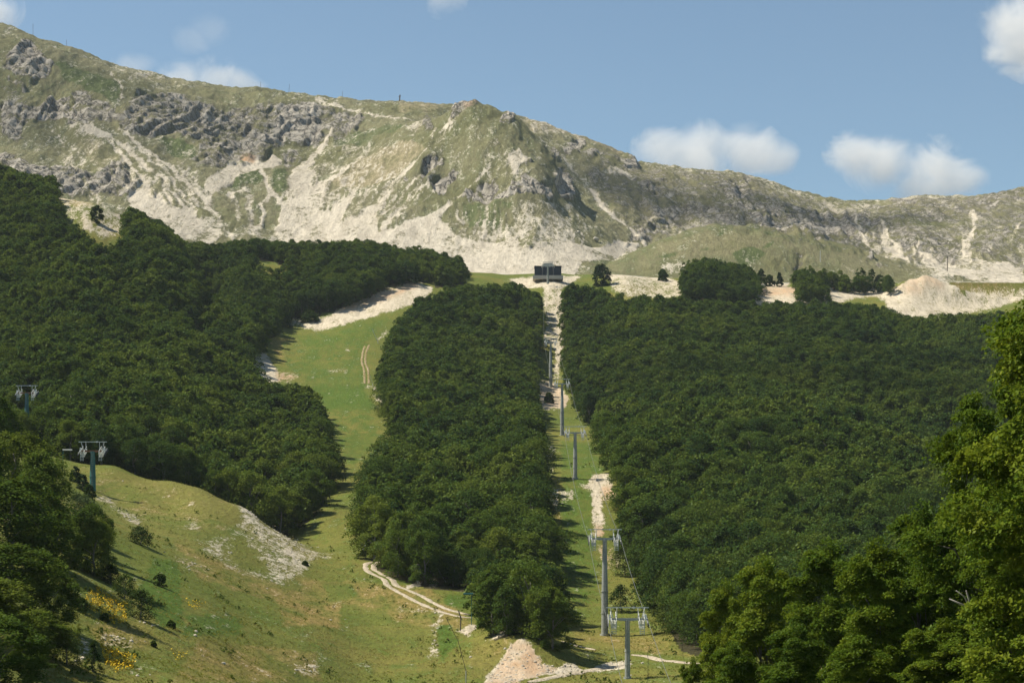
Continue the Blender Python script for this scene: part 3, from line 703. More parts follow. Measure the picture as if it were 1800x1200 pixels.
def inside(pl, u, v):
    u = np.asarray(u, float); v = np.asarray(v, float)
    ins = np.zeros(u.shape, bool)
    p = np.array(pl)
    for (ax, ay), (bx, by) in zip(p, np.roll(p, -1, 0)):
        if ay == by: continue
        ins ^= ((ay > v) != (by > v)) & (u < (bx - ax) * (v - ay) / (by - ay) + ax)
    return ins

def region(u, v, Y, h):
    """which wood a tree of pixel height h with its foot at (u, v) belongs to: 0 none, 1 left, 2 middle, 3 right, 4 bench"""
    r = np.zeros(np.shape(u), int)
    top, mid, low = v - h * 0.9, v - h * 0.5, v - h * 0.15
    w = h * 0.30
    def ok(pl, EL=1.0): return inside(pl, u, mid) & inside(pl, u, low) & inside(pl, u, top) & inside(pl, u - w * EL, mid) & inside(pl, u + w, mid)
    a = ok(L1) & (Y > 492) & (Y < 1205)
    for k, hl in enumerate(L1_HOLES): a &= ~(inside(hl, u, mid) | inside(hl, u, low) | (inside(hl, u, v - h * (1.0 if k < 2 else 0.8))))
    r[a] = 1
    b = ok(ISL) & (Y > 318) & (Y < 1150) & (u > 600)
    for hl in ISL_HOLES: b &= ~(inside(hl, u, low) | inside(hl, u, v))
    r[b] = 2
    c = ok(RGT, 0.55) & (Y > 325) & (Y < 1150)
    r[c] = 3
    for pl in BENCH:
        d = inside(pl, u, mid) & inside(pl, u, low) & (Y > 1100) & (Y < 1215)
        r[d] = 4
    return r

# ------------------------------------------------------------------ hillside mesh
us = np.arange(-270, 2091, 4.0)
ys = np.concatenate([np.exp(np.linspace(math.log(12), math.log(60), 36))[:-1], np.exp(np.linspace(math.log(60), math.log(1215), 470))])
U, Y = np.meshgrid(us, ys, indexing='ij'); U = U.ravel(); Y = Y.ravel()
Z = ground_z(U, Y); X = (U - 900) / F * Y
V = VH - Z * F / Y
wu = fbm(X / 7, Y / 7, 3, 41) * 300 / Y * 1.0 * 6; wv = fbm(X / 7, Y / 7, 3, 43) * 300 / Y * 1.0 * 4
cov = np.stack([look(maps_h[0], U + wu, V + wv), np.zeros_like(U), look(maps_h[1], U + wu, V + wv), 0.7 * look(maps_h[2], U + wu, V + wv)], 1)
cov[Y < 150] = 0
knob = (U > 70) & (U < 235) & (Y > 900) & (Y < 1060)
cov[:, 1] = np.where(knob, cov[:, 0] * 0.3, 0)
lit = 0.85 * (region(U, V, Y, 11 * F / Y) > 0)
gro = np.stack([look(maps_h[3], U + wu, V + wv), lit, np.zeros_like(U), np.ones_like(U)], 1)
rough = np.clip(cov[:, 0] - 0.3, 0, 1)
Z = Z + rough * fbm(X / 2.2, Y / 2.2, 4, 61) * 0.28 + knob * rough * (ridged(X / 9, Y / 5, 3, 5) - .5) * 5
hillside = grid_mesh('hillside', np.stack([X, Y, Z], 1), len(us), len(ys), MAT['hillside'], {'cover': cov, 'growth': gro})

# ------------------------------------------------------------------ mountain mesh
us = np.arange(-270, 2091, 2.5)
ys = np.concatenate([np.arange(1215, 1330, 2.2), np.arange(1330, 1660, 1.7), np.arange(1660, 1960, 2.4), np.arange(1960, 2156, 6.0)])
U, Y = np.meshgrid(us, ys, indexing='ij'); sh = U.shape; U = U.ravel(); Y = Y.ravel()
Z = ground_z(U, Y); X = (U - 900) / F * Y
V = VH - Z * F / Y
wu = fbm(X / 14, Z / 14, 4, 71) * 5; wv = fbm(X / 14, Z / 14, 4, 73) * 4
S = [look(m, U + wu, V + wv) for m in maps_m]
veil = 0.22 + 0.16 * fbm(X / 70, Z / 60, 3, 207) + 0.16 * smooth(1000, 1300, U) - 0.1 * (Y < 1345) * (U < 1650) * (U > 1040)
S[0] = S[0] * np.clip(0.97 + 0.28 * fbm(X / 26, Z / 40, 4, 211), 0.3, 1.08)
cov = np.stack([np.maximum(S[0], veil), S[1] * 0.92, S[2], S[3]], 1)
gro = np.stack([np.maximum(S[4], 0.42 * (Y < 1346) * (U > 1040) * (U < 1480)), 0 * U, (Y < 1346) * (U > 1010) * (U < 1640) * (1 - S[1]) * 1.0, 0 * U + 1], 1)

rockm = smooth(0.25, 0.8, look(blur(maps_m[1], 3), U, V))
# displaced bedrock: buttresses and gullies across the face, ledges along it
col = ridged(X / 30 + fbm(X / 60, Z / 60, 2, 3) * 0.6, Z / 110, 5, 11)
saw = (Z / 9.5 + fbm(X / 40, Z / 40, 3, 13) * 0.9) % 1.0
strata = smooth(0.0, 0.35, saw) * (1 - saw) * 1.6
colb = ridged(X / 13 + fbm(X / 40, Z / 40, 2, 4) * 0.5, Z / 60, 4, 16)
disp = rockm * ((col - 0.55) * 10 + (colb - 0.55) * 4.5 + (strata - 0.35) * 1.9 * (0.4 + np.abs(fbm(X / 25, Z / 25, 2, 17))) + fbm(X / 5, Z / 6, 4, 29) * 0.9)
hill_ = (Y < 1346) * smooth(1020, 1080, U) * smooth(1660, 1560, U)
cov[:, 0] = cov[:, 0] * (1 - 0.5 * hill_) - 0.03 * hill_
cov[:, 1] -= 0.14 * hill_
cov[:, 1] *= 1 - 0.8 * smooth(0.42, 0.75, S[0])
cov[:, 1] *= np.clip(1.08 - 0.42 * smooth(0.55, 1.0, saw) - 0.25 * smooth(0.1, 0.5, fbm(X / 22, Z / 14, 3, 19)), 0, 1)
gul = ridged(X / 22, Y / 90, 4, 37) - 0.55
gen = fbm(X / 45, Y / 45, 5, 51) * 2.8 + gul * 3.2 + fbm(X / 9, Y / 14, 4, 57) * 0.8 + fbm(X / 3.2, Y / 7, 3, 67) * 0.22
edge = smooth(1215, 1240, Y)
crest = 1 - smooth(0, 40, np.interp(U, SKY[:, 0], SKY[:, 1]) - V + 40)    # keeps the skyline
gen = gen * (1 - 0.7 * hill_) * edge * (0.35 + 0.65 * (1 - rockm)) * (1 - 0.72 * smooth(0.4, 0.85, S[0]))
co = np.stack([X, Y, Z], 1).reshape(*sh, 3)
nx = np.cross(np.gradient(co, axis=0), np.gradient(co, axis=1)); nx /= np.linalg.norm(nx, axis=-1, keepdims=True) + 1e-9
co = co + nx * (disp * edge).reshape(*sh, 1)
co[..., 2] += gen.reshape(sh)
mountain = grid_mesh('mountain', co.reshape(-1, 3), sh[0], sh[1], MAT['mountain'], {'cover': cov, 'growth': gro})

# ------------------------------------------------------------------ foliage
def leaf_material(name, dark, mid, bright, transl=0.32, tintw=0.5):
    N = NT(name)
    oi = N.n('ShaderNodeObjectInfo')
    at = N.n('ShaderNodeAttribute', attribute_name='tint').outputs['Fac']
    f = N.math('ADD', N.math('MULTIPLY', oi.outputs['Random'], 1 - tintw), N.math('MULTIPLY', at, tintw))
    loc = N.n('ShaderNodeObjectInfo').outputs['Location']
    patch = N.noise(loc, 0.022, 4, 0.6)
    f = N.math('ADD', f, N.math('MULTIPLY', N.math('SUBTRACT', patch, 0.5), 2.0), clamp=True)
    cr = N.n('ShaderNodeValToRGB')
    cr.color_ramp.elements[0].position = 0.12; cr.color_ramp.elements[0].color = (*dark, 1)
    cr.color_ramp.elements[1].position = 0.92; cr.color_ramp.elements[1].color = (*bright, 1)
    e = cr.color_ramp.elements.new(0.5); e.color = (*mid, 1)
    N.link(f, cr.inputs[0])
    d = N.n('ShaderNodeBsdfDiffuse'); N.link(cr.outputs[0], d.inputs[0])
    t = N.n('ShaderNodeBsdfTranslucent')
    warm = N.mix(0.5, cr.outputs[0], (0.12, 0.15, 0.012)); N.link(warm, t.inputs[0])
    g = N.n('ShaderNodeBsdfGlossy'); g.inputs['Roughness'].default_value = 0.45; g.inputs[0].default_value = (0.5, 0.55, 0.5, 1)
    m1 = N.n('ShaderNodeMixShader'); m1.inputs[0].default_value = transl
    N.link(d.outputs[0], m1.inputs[1]); N.link(t.outputs[0], m1.inputs[2])
    m2 = N.n('ShaderNodeMixShader'); m2.inputs[0].default_value = 0.006
    N.link(m1.outputs[0], m2.inputs[1]); N.link(g.outputs[0], m2.inputs[2])
    N.link(m2.outputs[0], N.out.inputs[0])
    return N.m

def bark_material(name, a, b):
    N = NT(name)
    tc = N.n('ShaderNodeTexCoord').outputs['Object']
    c = N.mix(N.rng(N.noise(tc, 6, 5, 0.7), 0.35, 0.65), a, b)
    bs = N.n('ShaderNodeBsdfPrincipled'); N.link(c, bs.inputs['Base Color']); bs.inputs['Roughness'].default_value = 0.9
    N.link(bs.outputs[0], N.out.inputs[0])
    return N.m

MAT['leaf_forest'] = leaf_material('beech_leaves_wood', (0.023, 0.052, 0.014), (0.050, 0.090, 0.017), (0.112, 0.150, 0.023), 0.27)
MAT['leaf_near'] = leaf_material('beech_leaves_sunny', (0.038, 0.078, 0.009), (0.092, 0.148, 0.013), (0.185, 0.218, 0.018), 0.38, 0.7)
MAT['leaf_side'] = leaf_material('beech_leaves_grove', (0.036, 0.072, 0.014), (0.072, 0.118, 0.018), (0.135, 0.170, 0.024), 0.32, 0.6)  # darker than the near leaves: the left grove's cloud shade is in the colour
MAT['leaf_bush'] = leaf_material('juniper_leaves', (0.020, 0.042, 0.010), (0.036, 0.065, 0.014), (0.075, 0.10, 0.02), 0.2)
MAT['leaf_willow'] = leaf_material('silvery_leaves', (0.06, 0.09, 0.04), (0.10, 0.14, 0.06), (0.17, 0.21, 0.09), 0.25)
MAT['leaf_pine'] = leaf_material('pine_needles', (0.012, 0.03, 0.012), (0.022, 0.045, 0.016), (0.04, 0.06, 0.02), 0.1)
MAT['bark'] = bark_material('beech_bark', (0.10, 0.09, 0.075), (0.22, 0.20, 0.17))
MAT['dead'] = bark_material('dead_wood', (0.30, 0.28, 0.24), (0.48, 0.45, 0.40))

def crown_arrays(seed, H, R, npads, nleaf, leaf, base=0.12, prof='dome', flat=0.32, core=0.55, lobes=0.22, padr=1.0):
    r = np.random.default_rng(seed)
    t = r.random(npads) ** 0.85
    th = r.random(npads) * 2 * math.pi
    s = core + (1 - core) * r.random(npads) ** 0.6
    def env(t, th):
        if prof == 'dome':
            p = np.where(t < 0.35, 0.72 + 0.28 * np.sin(t / 0.35 * math.pi / 2), np.sqrt(np.clip(1 - ((t - 0.35) / 0.66) ** 2.2, 0, 1)))
        elif prof == 'cone':
            p = np.clip(1 - t, 0, 1) ** 0.8 * 0.97 + 0.05
        elif prof == 'bush':
            p = np.sqrt(np.clip(1 - (t * 0.98) ** 2, 0, 1))
        else:
            p = np.where(t < 0.5, 0.6 + 0.4 * np.sin(t / 0.5 * math.pi / 2), np.sqrt(np.clip(1 - ((t - 0.5) / 0.52) ** 2, 0, 1)))
        k = 1 + lobes * np.sin(th * 2 + seed) + lobes * 0.7 * np.sin(th * 3 + seed * 1.7 + t * 4) + lobes * 0.6 * np.sin(t * 9 + th + seed)
        return R * p * k
    rad = env(t, th) * s
    c = np.stack([rad * np.cos(th), rad * np.sin(th), H * (base + (1 - base) * t)], 1)
    pr = R * (0.20 + 0.16 * r.random(npads)) * (padr if prof != 'cone' else 0.8 * padr)
    n = npads * nleaf
    k = np.repeat(np.arange(npads), nleaf)
    a = r.random(n) * 2 * math.pi
    q = np.sqrt(r.random(n)) * (0.75 + 0.5 * r.random(n))
    off = np.stack([q * np.cos(a), q * np.sin(a), r.normal(0, 1, n) * flat - 0.22 * q * q], 1) * pr[k][:, None]
    # pads tilt outwards
    out = np.stack([np.cos(th), np.sin(th), 0 * th], 1)
    off[:, 2] -= 0.28 * (off * out[k]).sum(1)
    p = c[k] + off
    p[:, 2] = np.maximum(p[:, 2], 0.02 * H)
    nrm = r.normal(0, 0.55, (n, 3)); nrm[:, 2] += 0.9; nrm += out[k] * 0.35
    nrm /= np.linalg.norm(nrm, axis=1, keepdims=True)
    tv = r.normal(0, 1, (n, 3)); tv -= (tv * nrm).sum(1, keepdims=True) * nrm
    tv /= np.linalg.norm(tv, axis=1, keepdims=True)
    bv = np.cross(nrm, tv)
    L = leaf * (0.65 + 0.7 * r.random(n))[:, None]
    v = np.stack([p - tv * L * 0.5, p + bv * L * 0.36 + tv * L * 0.05, p + tv * L * 0.55, p - bv * L * 0.36 + tv * L * 0.02], 1)
    padt = r.random(npads)
    tint = np.clip(0.45 * r.random(n) + 0.55 * padt[k], 0, 1)
    return v.reshape(-1, 3), tint, c

def leaves_at(r, c, pr, out, nleaf, leaf, flat):
    n = len(c) * nleaf; k = np.repeat(np.arange(len(c)), nleaf)
    a = r.random(n) * 2 * math.pi; q = r.random(n) ** 0.6 * (0.75 + 0.5 * r.random(n))
    off = np.stack([q * np.cos(a), q * np.sin(a), r.normal(0, 1, n) * flat - 0.2 * q * q], 1) * pr[k][:, None]
    off[:, 2] -= 0.30 * (off * out[k]).sum(1)
    p = c[k] + off
    nrm = r.normal(0, 0.5, (n, 3)); nrm[:, 2] += 0.9; nrm += out[k] * 0.3
    nrm /= np.linalg.norm(nrm, axis=1, keepdims=True)
    tv = r.normal(0, 1, (n, 3)); tv -= (tv * nrm).sum(1, keepdims=True) * nrm
    tv /= np.linalg.norm(tv, axis=1, keepdims=True)
    bv = np.cross(nrm, tv); L = leaf * (0.6 + 0.8 * r.random(n))[:, None]
    v = np.stack([p - tv * L * 0.5, p + bv * L * 0.36 + tv * L * 0.05, p + tv * L * 0.55, p - bv * L * 0.36 + tv * L * 0.02], 1)
    return v.reshape(-1, 3), np.clip(0.45 * r.random(n) + 0.55 * r.random(len(c))[k], 0, 1)

def limb_arrays(seed, H, R, limbs, npads, nleaf, leaf, base=0.05, flat=0.2, padr=1.0, **kw):
    """boughs one above another, each carrying flat sprays of leaves, with gaps between the boughs"""
    r = np.random.default_rng(seed)
    cs, prs, outs = [], [], []
    for i in range(limbs):
        t = (i + 0.5 * r.random()) / limbs
        az = i * 2.39996 + r.normal(0, 0.35)
        ln = R * (0.62 + 0.38 * math.sin(min(1, t / 0.35) * math.pi / 2)) * math.sqrt(max(0.02, 1 - max(0, (t - 0.3) / 0.72) ** 2)) * r.uniform(0.62, 1.18)
        z0 = H * (base + (0.97 - base) * t)
        rise = ln * r.uniform(0.0, 0.35) + (0.10 * H if t > 0.8 else 0)
        d = np.array([math.cos(az), math.sin(az), 0]); sd = np.array([-d[1], d[0], 0])
        for j in range(npads):
            s = 0.28 + 0.72 * (j + r.random()) / npads
            side = r.normal(0, 0.42) * ln * (1.15 - s)
            pos = d * ln * s + sd * side + np.array([0, 0, z0 + rise * s - 0.16 * ln * s * s + r.normal(0, 0.10) * R])
            cs.append(pos); prs.append(padr * R * r.uniform(0.09, 0.22)); outs.append(d)
    for j in range(10):                                            # leader
        cs.append(np.array([r.normal(0, .10) * R, r.normal(0, .10) * R, H * (0.86 + 0.13 * r.random())])); prs.append(padr * R * 0.16); outs.append(np.array([0.3, 0, 0]))
    cs, prs, outs = np.array(cs), np.array(prs), np.array(outs)
    cs[:, 2] = np.maximum(cs[:, 2], 0.3)
    v, tint = leaves_at(r, cs, prs, outs, nleaf, leaf, flat)
    return v, tint, cs

def crown_mesh(name, mat, limbs=None, **kw):
    v, tint, pads = limb_arrays(limbs=limbs, **kw) if limbs else crown_arrays(**kw)
    n = len(tint)
    me = bpy.data.meshes.new(name)
    me.vertices.add(len(v)); me.vertices.foreach_set('co', v.astype(np.float32).ravel())
    me.loops.add(n * 4); me.loops.foreach_set('vertex_index', np.arange(n * 4, dtype=np.int32))
    me.polygons.add(n); me.polygons.foreach_set('loop_start', np.arange(0, n * 4, 4, dtype=np.int32))
    a = me.attributes.new('tint', 'FLOAT', 'FACE'); a.data.foreach_set('value', tint.astype(np.float32))
    me.materials.append(mat)
    me.update(calc_edges=True)
    return me, pads

def tube(bm, pts, radii, seg=6, cap=True):
    rings = []
    pts = [Vector(p) for p in pts]
    for i, p in enumerate(pts):
        d = (pts[min(i + 1, len(pts) - 1)] - pts[max(i - 1, 0)])
        d = d.normalized() if d.length > 1e-9 else Vector((0, 0, 1))
        a = d.cross(Vector((0.3, 0.9, 0.2)));
        if a.length < 1e-3: a = d.cross(Vector((1, 0, 0)))
        a.normalize(); b = d.cross(a)
        rings.append([bm.verts.new(p + (a * math.cos(2 * math.pi * k / seg) + b * math.sin(2 * math.pi * k / seg)) * radii[i]) for k in range(seg)])
    for A_, B_ in zip(rings[:-1], rings[1:]):
        for k in range(seg):
            bm.faces.new((A_[k], A_[(k + 1) % seg], B_[(k + 1) % seg], B_[k]))
    if cap:
        bm.faces.new(rings[0][::-1]); bm.faces.new(rings[-1])

def box(bm, cx, cy, cz, sx, sy, sz, rot=None):
    m = Matrix.Translation((cx, cy, cz))
    if rot: m = m @ Euler(rot).to_matrix().to_4x4()
    vs = [bm.verts.new(m @ Vector((x * sx / 2, y * sy / 2, z * sz / 2))) for x in (-1, 1) for y in (-1, 1) for z in (-1, 1)]
    for f in ((0, 1, 3, 2), (4, 6, 7, 5), (0, 4, 5, 1), (2, 3, 7, 6), (0, 2, 6, 4), (1, 5, 7, 3)):
        bm.faces.new([vs[k] for k in f])

def finish(bm, name, mat, smoothed=False):
    bmesh.ops.recalc_face_normals(bm, faces=bm.faces)
    me = bpy.data.meshes.new(name)
    bm.to_mesh(me); bm.free()
    if smoothed:
        for p in me.polygons: p.use_smooth = True
    me.materials.append(mat)
    return me

def trunk_mesh(name, seed, H, R, r0, pads, nl=7, mat=None):
    r = random.Random(seed)
    bm = bmesh.new()
    top = H * 0.8
    bend = [Vector(((r.random() - .5) * R * 0.12 * k, (r.random() - .5) * R * 0.12 * k, top * k / 5)) for k in range(6)]
    tube(bm, [Vector((0, 0, -0.8))] + bend, [r0 * 1.35] + [r0 * (1.05 - 0.9 * k / 5.5) for k in range(6)], 7)
    idx = sorted(range(len(pads)), key=lambda i: r.random())[:nl]
    for i in idx:
        e = Vector(pads[i])
        s = min(e.z * (0.55 + 0.2 * r.random()), top * 0.95)
        st = bend[min(5, int(s / top * 5))] * 1.0; st.z = s
        md = st.lerp(e, 0.5) + Vector((0, 0, 0.06 * H))
        rr = r0 * 0.45 * (1.1 - s / H)
        tube(bm, [st, md, e], [rr, rr * 0.6, rr * 0.2], 5)
    return finish(bm, name, mat or MAT['bark'], True)

def empty(name, loc, label, cat, group=None, rz=0.0, sc=1.0):
    o = bpy.data.objects.new(name, None)
    o.empty_display_size = 0.5
    o.location = loc; o.rotation_euler = (0, 0, rz); o.scale = (sc, sc, sc)
    COL.objects.link(o)
    o['label'] = label; o['category'] = cat
    if group: o['group'] = group
    return o
def part(name, me, parent, label=None):
    o = bpy.data.objects.new(name, me); COL.objects.link(o); o.parent = parent
    if label: o['label'] = label
    return o

# unit trees (height 1 m unless said otherwise); a tree's crown and trunk share their meshes with its kin
def kind_of_tree(name, seed, mat, H, R, npads, nleaf, leaf, r0, **kw):
    c, pads = crown_mesh(name + '_crown', mat, seed=seed, H=H, R=R, npads=npads, nleaf=nleaf, leaf=leaf, **kw)
    t = trunk_mesh(name + '_trunk', seed, H, R, r0, pads)
    return c, t
FAR, MIDT, MIDB = [], [], []
for k in range(6):
    FAR.append(crown_mesh('wood_crown', MAT['leaf_side' if k == 3 else 'leaf_forest'], seed=100 + k, H=11.0, R=(3.0, 3.7, 4.2, 3.9, 4.9, 3.3)[k], npads=46, nleaf=40, leaf=0.66, base=0.10, prof='dome' if k % 3 else 'tall', core=0.6)[0])
for k in range(5):
    MIDT.append(kind_of_tree('beech', 200 + k, MAT['leaf_forest'], 11.0, (3.2, 3.8, 4.6, 3.5, 4.1)[k], 125, 60, 0.36, 0.24, base=0.07, prof='dome' if k % 2 else 'tall', core=0.55))

for k in range(3):
    MIDB.append(kind_of_tree('bright_beech', 240 + k, MAT['leaf_side'], 11.0, 3.7 + 0.3 * (k % 3), 44, 175, 0.33, 0.24, base=0.04, prof='dome' if k % 2 else 'tall', core=0.5, padr=1.15, flat=0.28, lobes=0.3))

# ------------------------------------------------------------------ planting the woods
cell = 5.6
gx = np.arange(-330, 420, cell); gy = np.arange(318, 1215, cell)
TX, TY = np.meshgrid(gx, gy, indexing='ij')
TX = (TX + rng.uniform(-.46, .46, TX.shape) * cell).ravel(); TY = (TY + rng.uniform(-.46, .46, TY.shape) * cell).ravel()
TU = TX / TY * F + 900
ok = (TU > -200) & (TU < 2000)
TX, TY, TU = TX[ok], TY[ok], TU[ok]
TZ = ground_z(TU, TY); TV = VH - TZ * F / TY
hm = 8.6 + 4.4 * rng.random(len(TX)) + 1.6 * fbm(TX / 50, TY / 50, 2, 91)
hm = np.where(TY > 1090, hm * 0.86, hm)
hm = np.where((TY < 420) & (TU < 1020) & (TU > 780), hm * rng.uniform(0.6, 0.85, len(hm)), hm)
reg = region(TU, TV, TY, hm * F / TY)
# saplings and bushes fray the edges of the woods
sm = hm * rng.uniform(0.28, 0.55, len(hm))
r2 = region(TU, TV, TY, sm * F / TY * 1.0)
fr = (reg == 0) & (r2 > 0) & (rng.random(len(hm)) < 0.42)
reg = np.where(fr, r2, reg); hm = np.where(fr, sm, hm)
ok = reg > 0
TX, TY, TU, TZ, TV, hm, reg = [a[ok] for a in (TX, TY, TU, TZ, TV, hm, reg)]
# what can be seen: a horizon line per bearing, nearest trees and ground first
order = np.argsort(TY)
hz = np.full(2400, 1210.0)
gline = []
ub = np.arange(-250, 2150, 1.0)
next_y = 300.0
vis = np.zeros(len(TX))
for i in order:
    while next_y < TY[i]:
        hz = np.minimum(hz, vrow(ub, np.full(ub.shape, next_y))); next_y += 6.0
    w = 3.3 * (hm[i] / 11) * F / TY[i]
    a, b = int(TU[i] - w + 250), int(TU[i] + w + 250)
    a, b = max(a, 0), min(b, 2399)
    top = TV[i] - hm[i] * F / TY[i]
    seen = np.clip(np.minimum(hz[a:b], TV[i]) - top, 0, None).mean() if b > a else 0
    if TU[i] < -10 or TU[i] > 1810: seen *= 0.02
    vis[i] = seen * 2 * w
    xx = np.linspace(-1, 1, max(b - a, 1))
    sil = top + (1 - np.sqrt(np.clip(1 - xx ** 2, 0, 1))) * hm[i] * 0.55 * F / TY[i]
    if b > a: hz[a:b] = np.minimum(hz[a:b], sil)
N_SOLO = 236
solo = set(np.argsort(-vis)[:N_SOLO].tolist())

def solo_label(i):
    if reg[i] == 1: return ('dark green beech tree at the edge of the left wood beside the lower ski run', 'beech trees of the left wood')
    if reg[i] == 2: return ('dense beech tree at the front of the wood between ski run and chairlift', 'beech trees of the wood between the ski run and the chairlift')
    if reg[i] == 3: return ('dark beech tree in the lower ranks of the big wood right of the chairlift', 'beech trees of the wood right of the chairlift')
    return ('small dark tree by the upper dirt road', 'trees by the upper dirt road')
for i in sorted(solo, key=lambda q: TY[q]):
    lab, grp = solo_label(i)
    s = hm[i] / 11.0
    e = empty('beech_tree', (TX[i], TY[i], TZ[i] - 0.1), lab, 'tree', grp, random.random() * 6.28, s)
    front = (reg[i] == 2 and TY[i] < 455) or (reg[i] == 1 and 330 < TU[i] < 520 and TV[i] > 860) or (reg[i] == 3 and TU[i] < 1200 and 780 < TV[i] < 960)
    if random.random() < (0.7 if front else 0.12):
        c, t = MIDB[random.randrange(len(MIDB))]
        e['label'] = {1: 'brighter green beech tree at the edge of the left wood beside the lower ski run', 2: 'bright green beech tree at the front of the wood between ski run and chairlift', 3: 'brighter green beech tree in the lower ranks of the big wood right of the chairlift'}.get(int(reg[i]), lab)
    else:
        c, t = MIDT[random.randrange(len(MIDT))]
    part('crown', c, e); part('trunk', t, e)

# the rest of the woods: one mass, its crowns instanced
rest = np.array([i for i in range(len(TX)) if i not in solo])
rest = rest[(vis[rest] > 0) | (rng.random(len(rest)) < 0.75)]
protos = bpy.data.collections.new('crown_kinds')
for k, me in enumerate(FAR):
    protos.objects.link(bpy.data.objects.new('crown_kind_%d' % k, me))
def scatter(name, pos, scl, rot, idx, coll, nodes_name):
    me = bpy.data.meshes.new(name)
    me.vertices.add(len(pos)); me.vertices.foreach_set('co', np.asarray(pos, np.float32).ravel())
    for an, ty, d in (('size', 'FLOAT', scl), ('turn', 'FLOAT', rot)):
        a = me.attributes.new(an, ty, 'POINT'); a.data.foreach_set('value', np.asarray(d, np.float32))
    a = me.attributes.new('which', 'INT', 'POINT'); a.data.foreach_set('value', np.asarray(idx, np.int32))
    o = bpy.data.objects.new(name, me); COL.objects.link(o)
    ng = bpy.data.node_groups.new(nodes_name, 'GeometryNodeTree')
    ng.interface.new_socket('Geometry', in_out='INPUT', socket_type='NodeSocketGeometry')
    ng.interface.new_socket('Geometry', in_out='OUTPUT', socket_type='NodeSocketGeometry')
    gi = ng.nodes.new('NodeGroupInput'); go = ng.nodes.new('NodeGroupOutput')
    ci = ng.nodes.new('GeometryNodeCollectionInfo'); ci.inputs[0].default_value = coll
    ci.inputs['Separate Children'].default_value = True; ci.inputs['Reset Children'].default_value = True
    ip = ng.nodes.new('GeometryNodeInstanceOnPoints')
    ip.inputs['Pick Instance'].default_value = True
    def attr(an, ty):
        q = ng.nodes.new('GeometryNodeInputNamedAttribute'); q.data_type = ty; q.inputs[0].default_value = an
        return q.outputs[0]
    cx = ng.nodes.new('ShaderNodeCombineXYZ')
    L = ng.links.new
    L(gi.outputs[0], ip.inputs['Points']); L(ci.outputs[0], ip.inputs['Instance'])
    L(attr('which', 'INT'), ip.inputs['Instance Index'])
    L(attr('turn', 'FLOAT'), cx.inputs[2]); L(cx.outputs[0], ip.inputs['Rotation'])
    L(attr('size', 'FLOAT'), ip.inputs['Scale'])
    L(ip.outputs[0], go.inputs[0])
    md = o.modifiers.new('scatter', 'NODES'); md.node_group = ng
    o['kind'] = 'stuff'
    return o
forest = scatter('forest', np.stack([TX[rest], TY[rest], TZ[rest] - 0.2], 1), hm[rest] / 11.0, rng.random(len(rest)) * 6.28, rng.integers(0, len(FAR), len(rest)), protos, 'forest_nodes')
print('trees', len(TX), 'solo', len(solo), 'mass', len(rest))

# ------------------------------------------------------------------ trees and shrubs that stand alone or close by
def lone(name, u, Y, vtop, label, cat, mat, Rpx, seed, npads, nleaf, leaf, prof='dome', group=None, r0=0.2, base=0.06, flat=0.32, padr=1.0, core=0.55, mesh=None, sink=0.15, lobes=0.22):
    p = P(u, Y)
    H = max(0.4, (VH - vtop) / F * Y - p.z + sink)
    R = Rpx * Y / F
    e = empty(name, (p.x, p.y, p.z - sink), label, cat, group, (seed * 2.399) % 6.28)
    if mesh is None:
        c, pads = crown_mesh(name + '_crown', mat, seed=seed, H=H, R=R, npads=npads, nleaf=nleaf, leaf=leaf, base=base, prof=prof, flat=flat, padr=padr, core=core, lobes=lobes)
        t = trunk_mesh(name + '_trunk', seed, H, R, r0, pads)
        part('crown', c, e); part('trunk', t, e)
    else:
        H0_, R0_, c, t = mesh
        for nm, me in (('crown', c), ('trunk', t)):
            o = part(nm, me, e); o.scale = (R / R0_, R / R0_, H / H0_)
    return e
def proto(name, mat, H, R, seed, npads, nleaf, leaf, r0, **kw):
    c, t = kind_of_tree(name, seed, mat, H, R, npads, nleaf, leaf, r0, **kw)
    return (H, R, c, t)
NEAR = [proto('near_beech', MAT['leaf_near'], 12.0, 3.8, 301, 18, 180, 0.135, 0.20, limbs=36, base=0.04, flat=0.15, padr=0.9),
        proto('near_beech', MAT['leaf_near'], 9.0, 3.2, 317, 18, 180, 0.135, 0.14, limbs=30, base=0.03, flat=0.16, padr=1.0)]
SIDE = [proto('side_beech', MAT['leaf_side'], 14.0, 4.0, 331, 140, 165, 0.27, 0.25, base=0.03, prof='tall', padr=0.78, core=0.66, flat=0.46, lobes=0.26),
        proto('side_beech', MAT['leaf_side'], 10.0, 3.6, 347, 120, 165, 0.26, 0.2, base=0.02, prof='dome', padr=0.8, core=0.66, flat=0.46, lobes=0.26)]
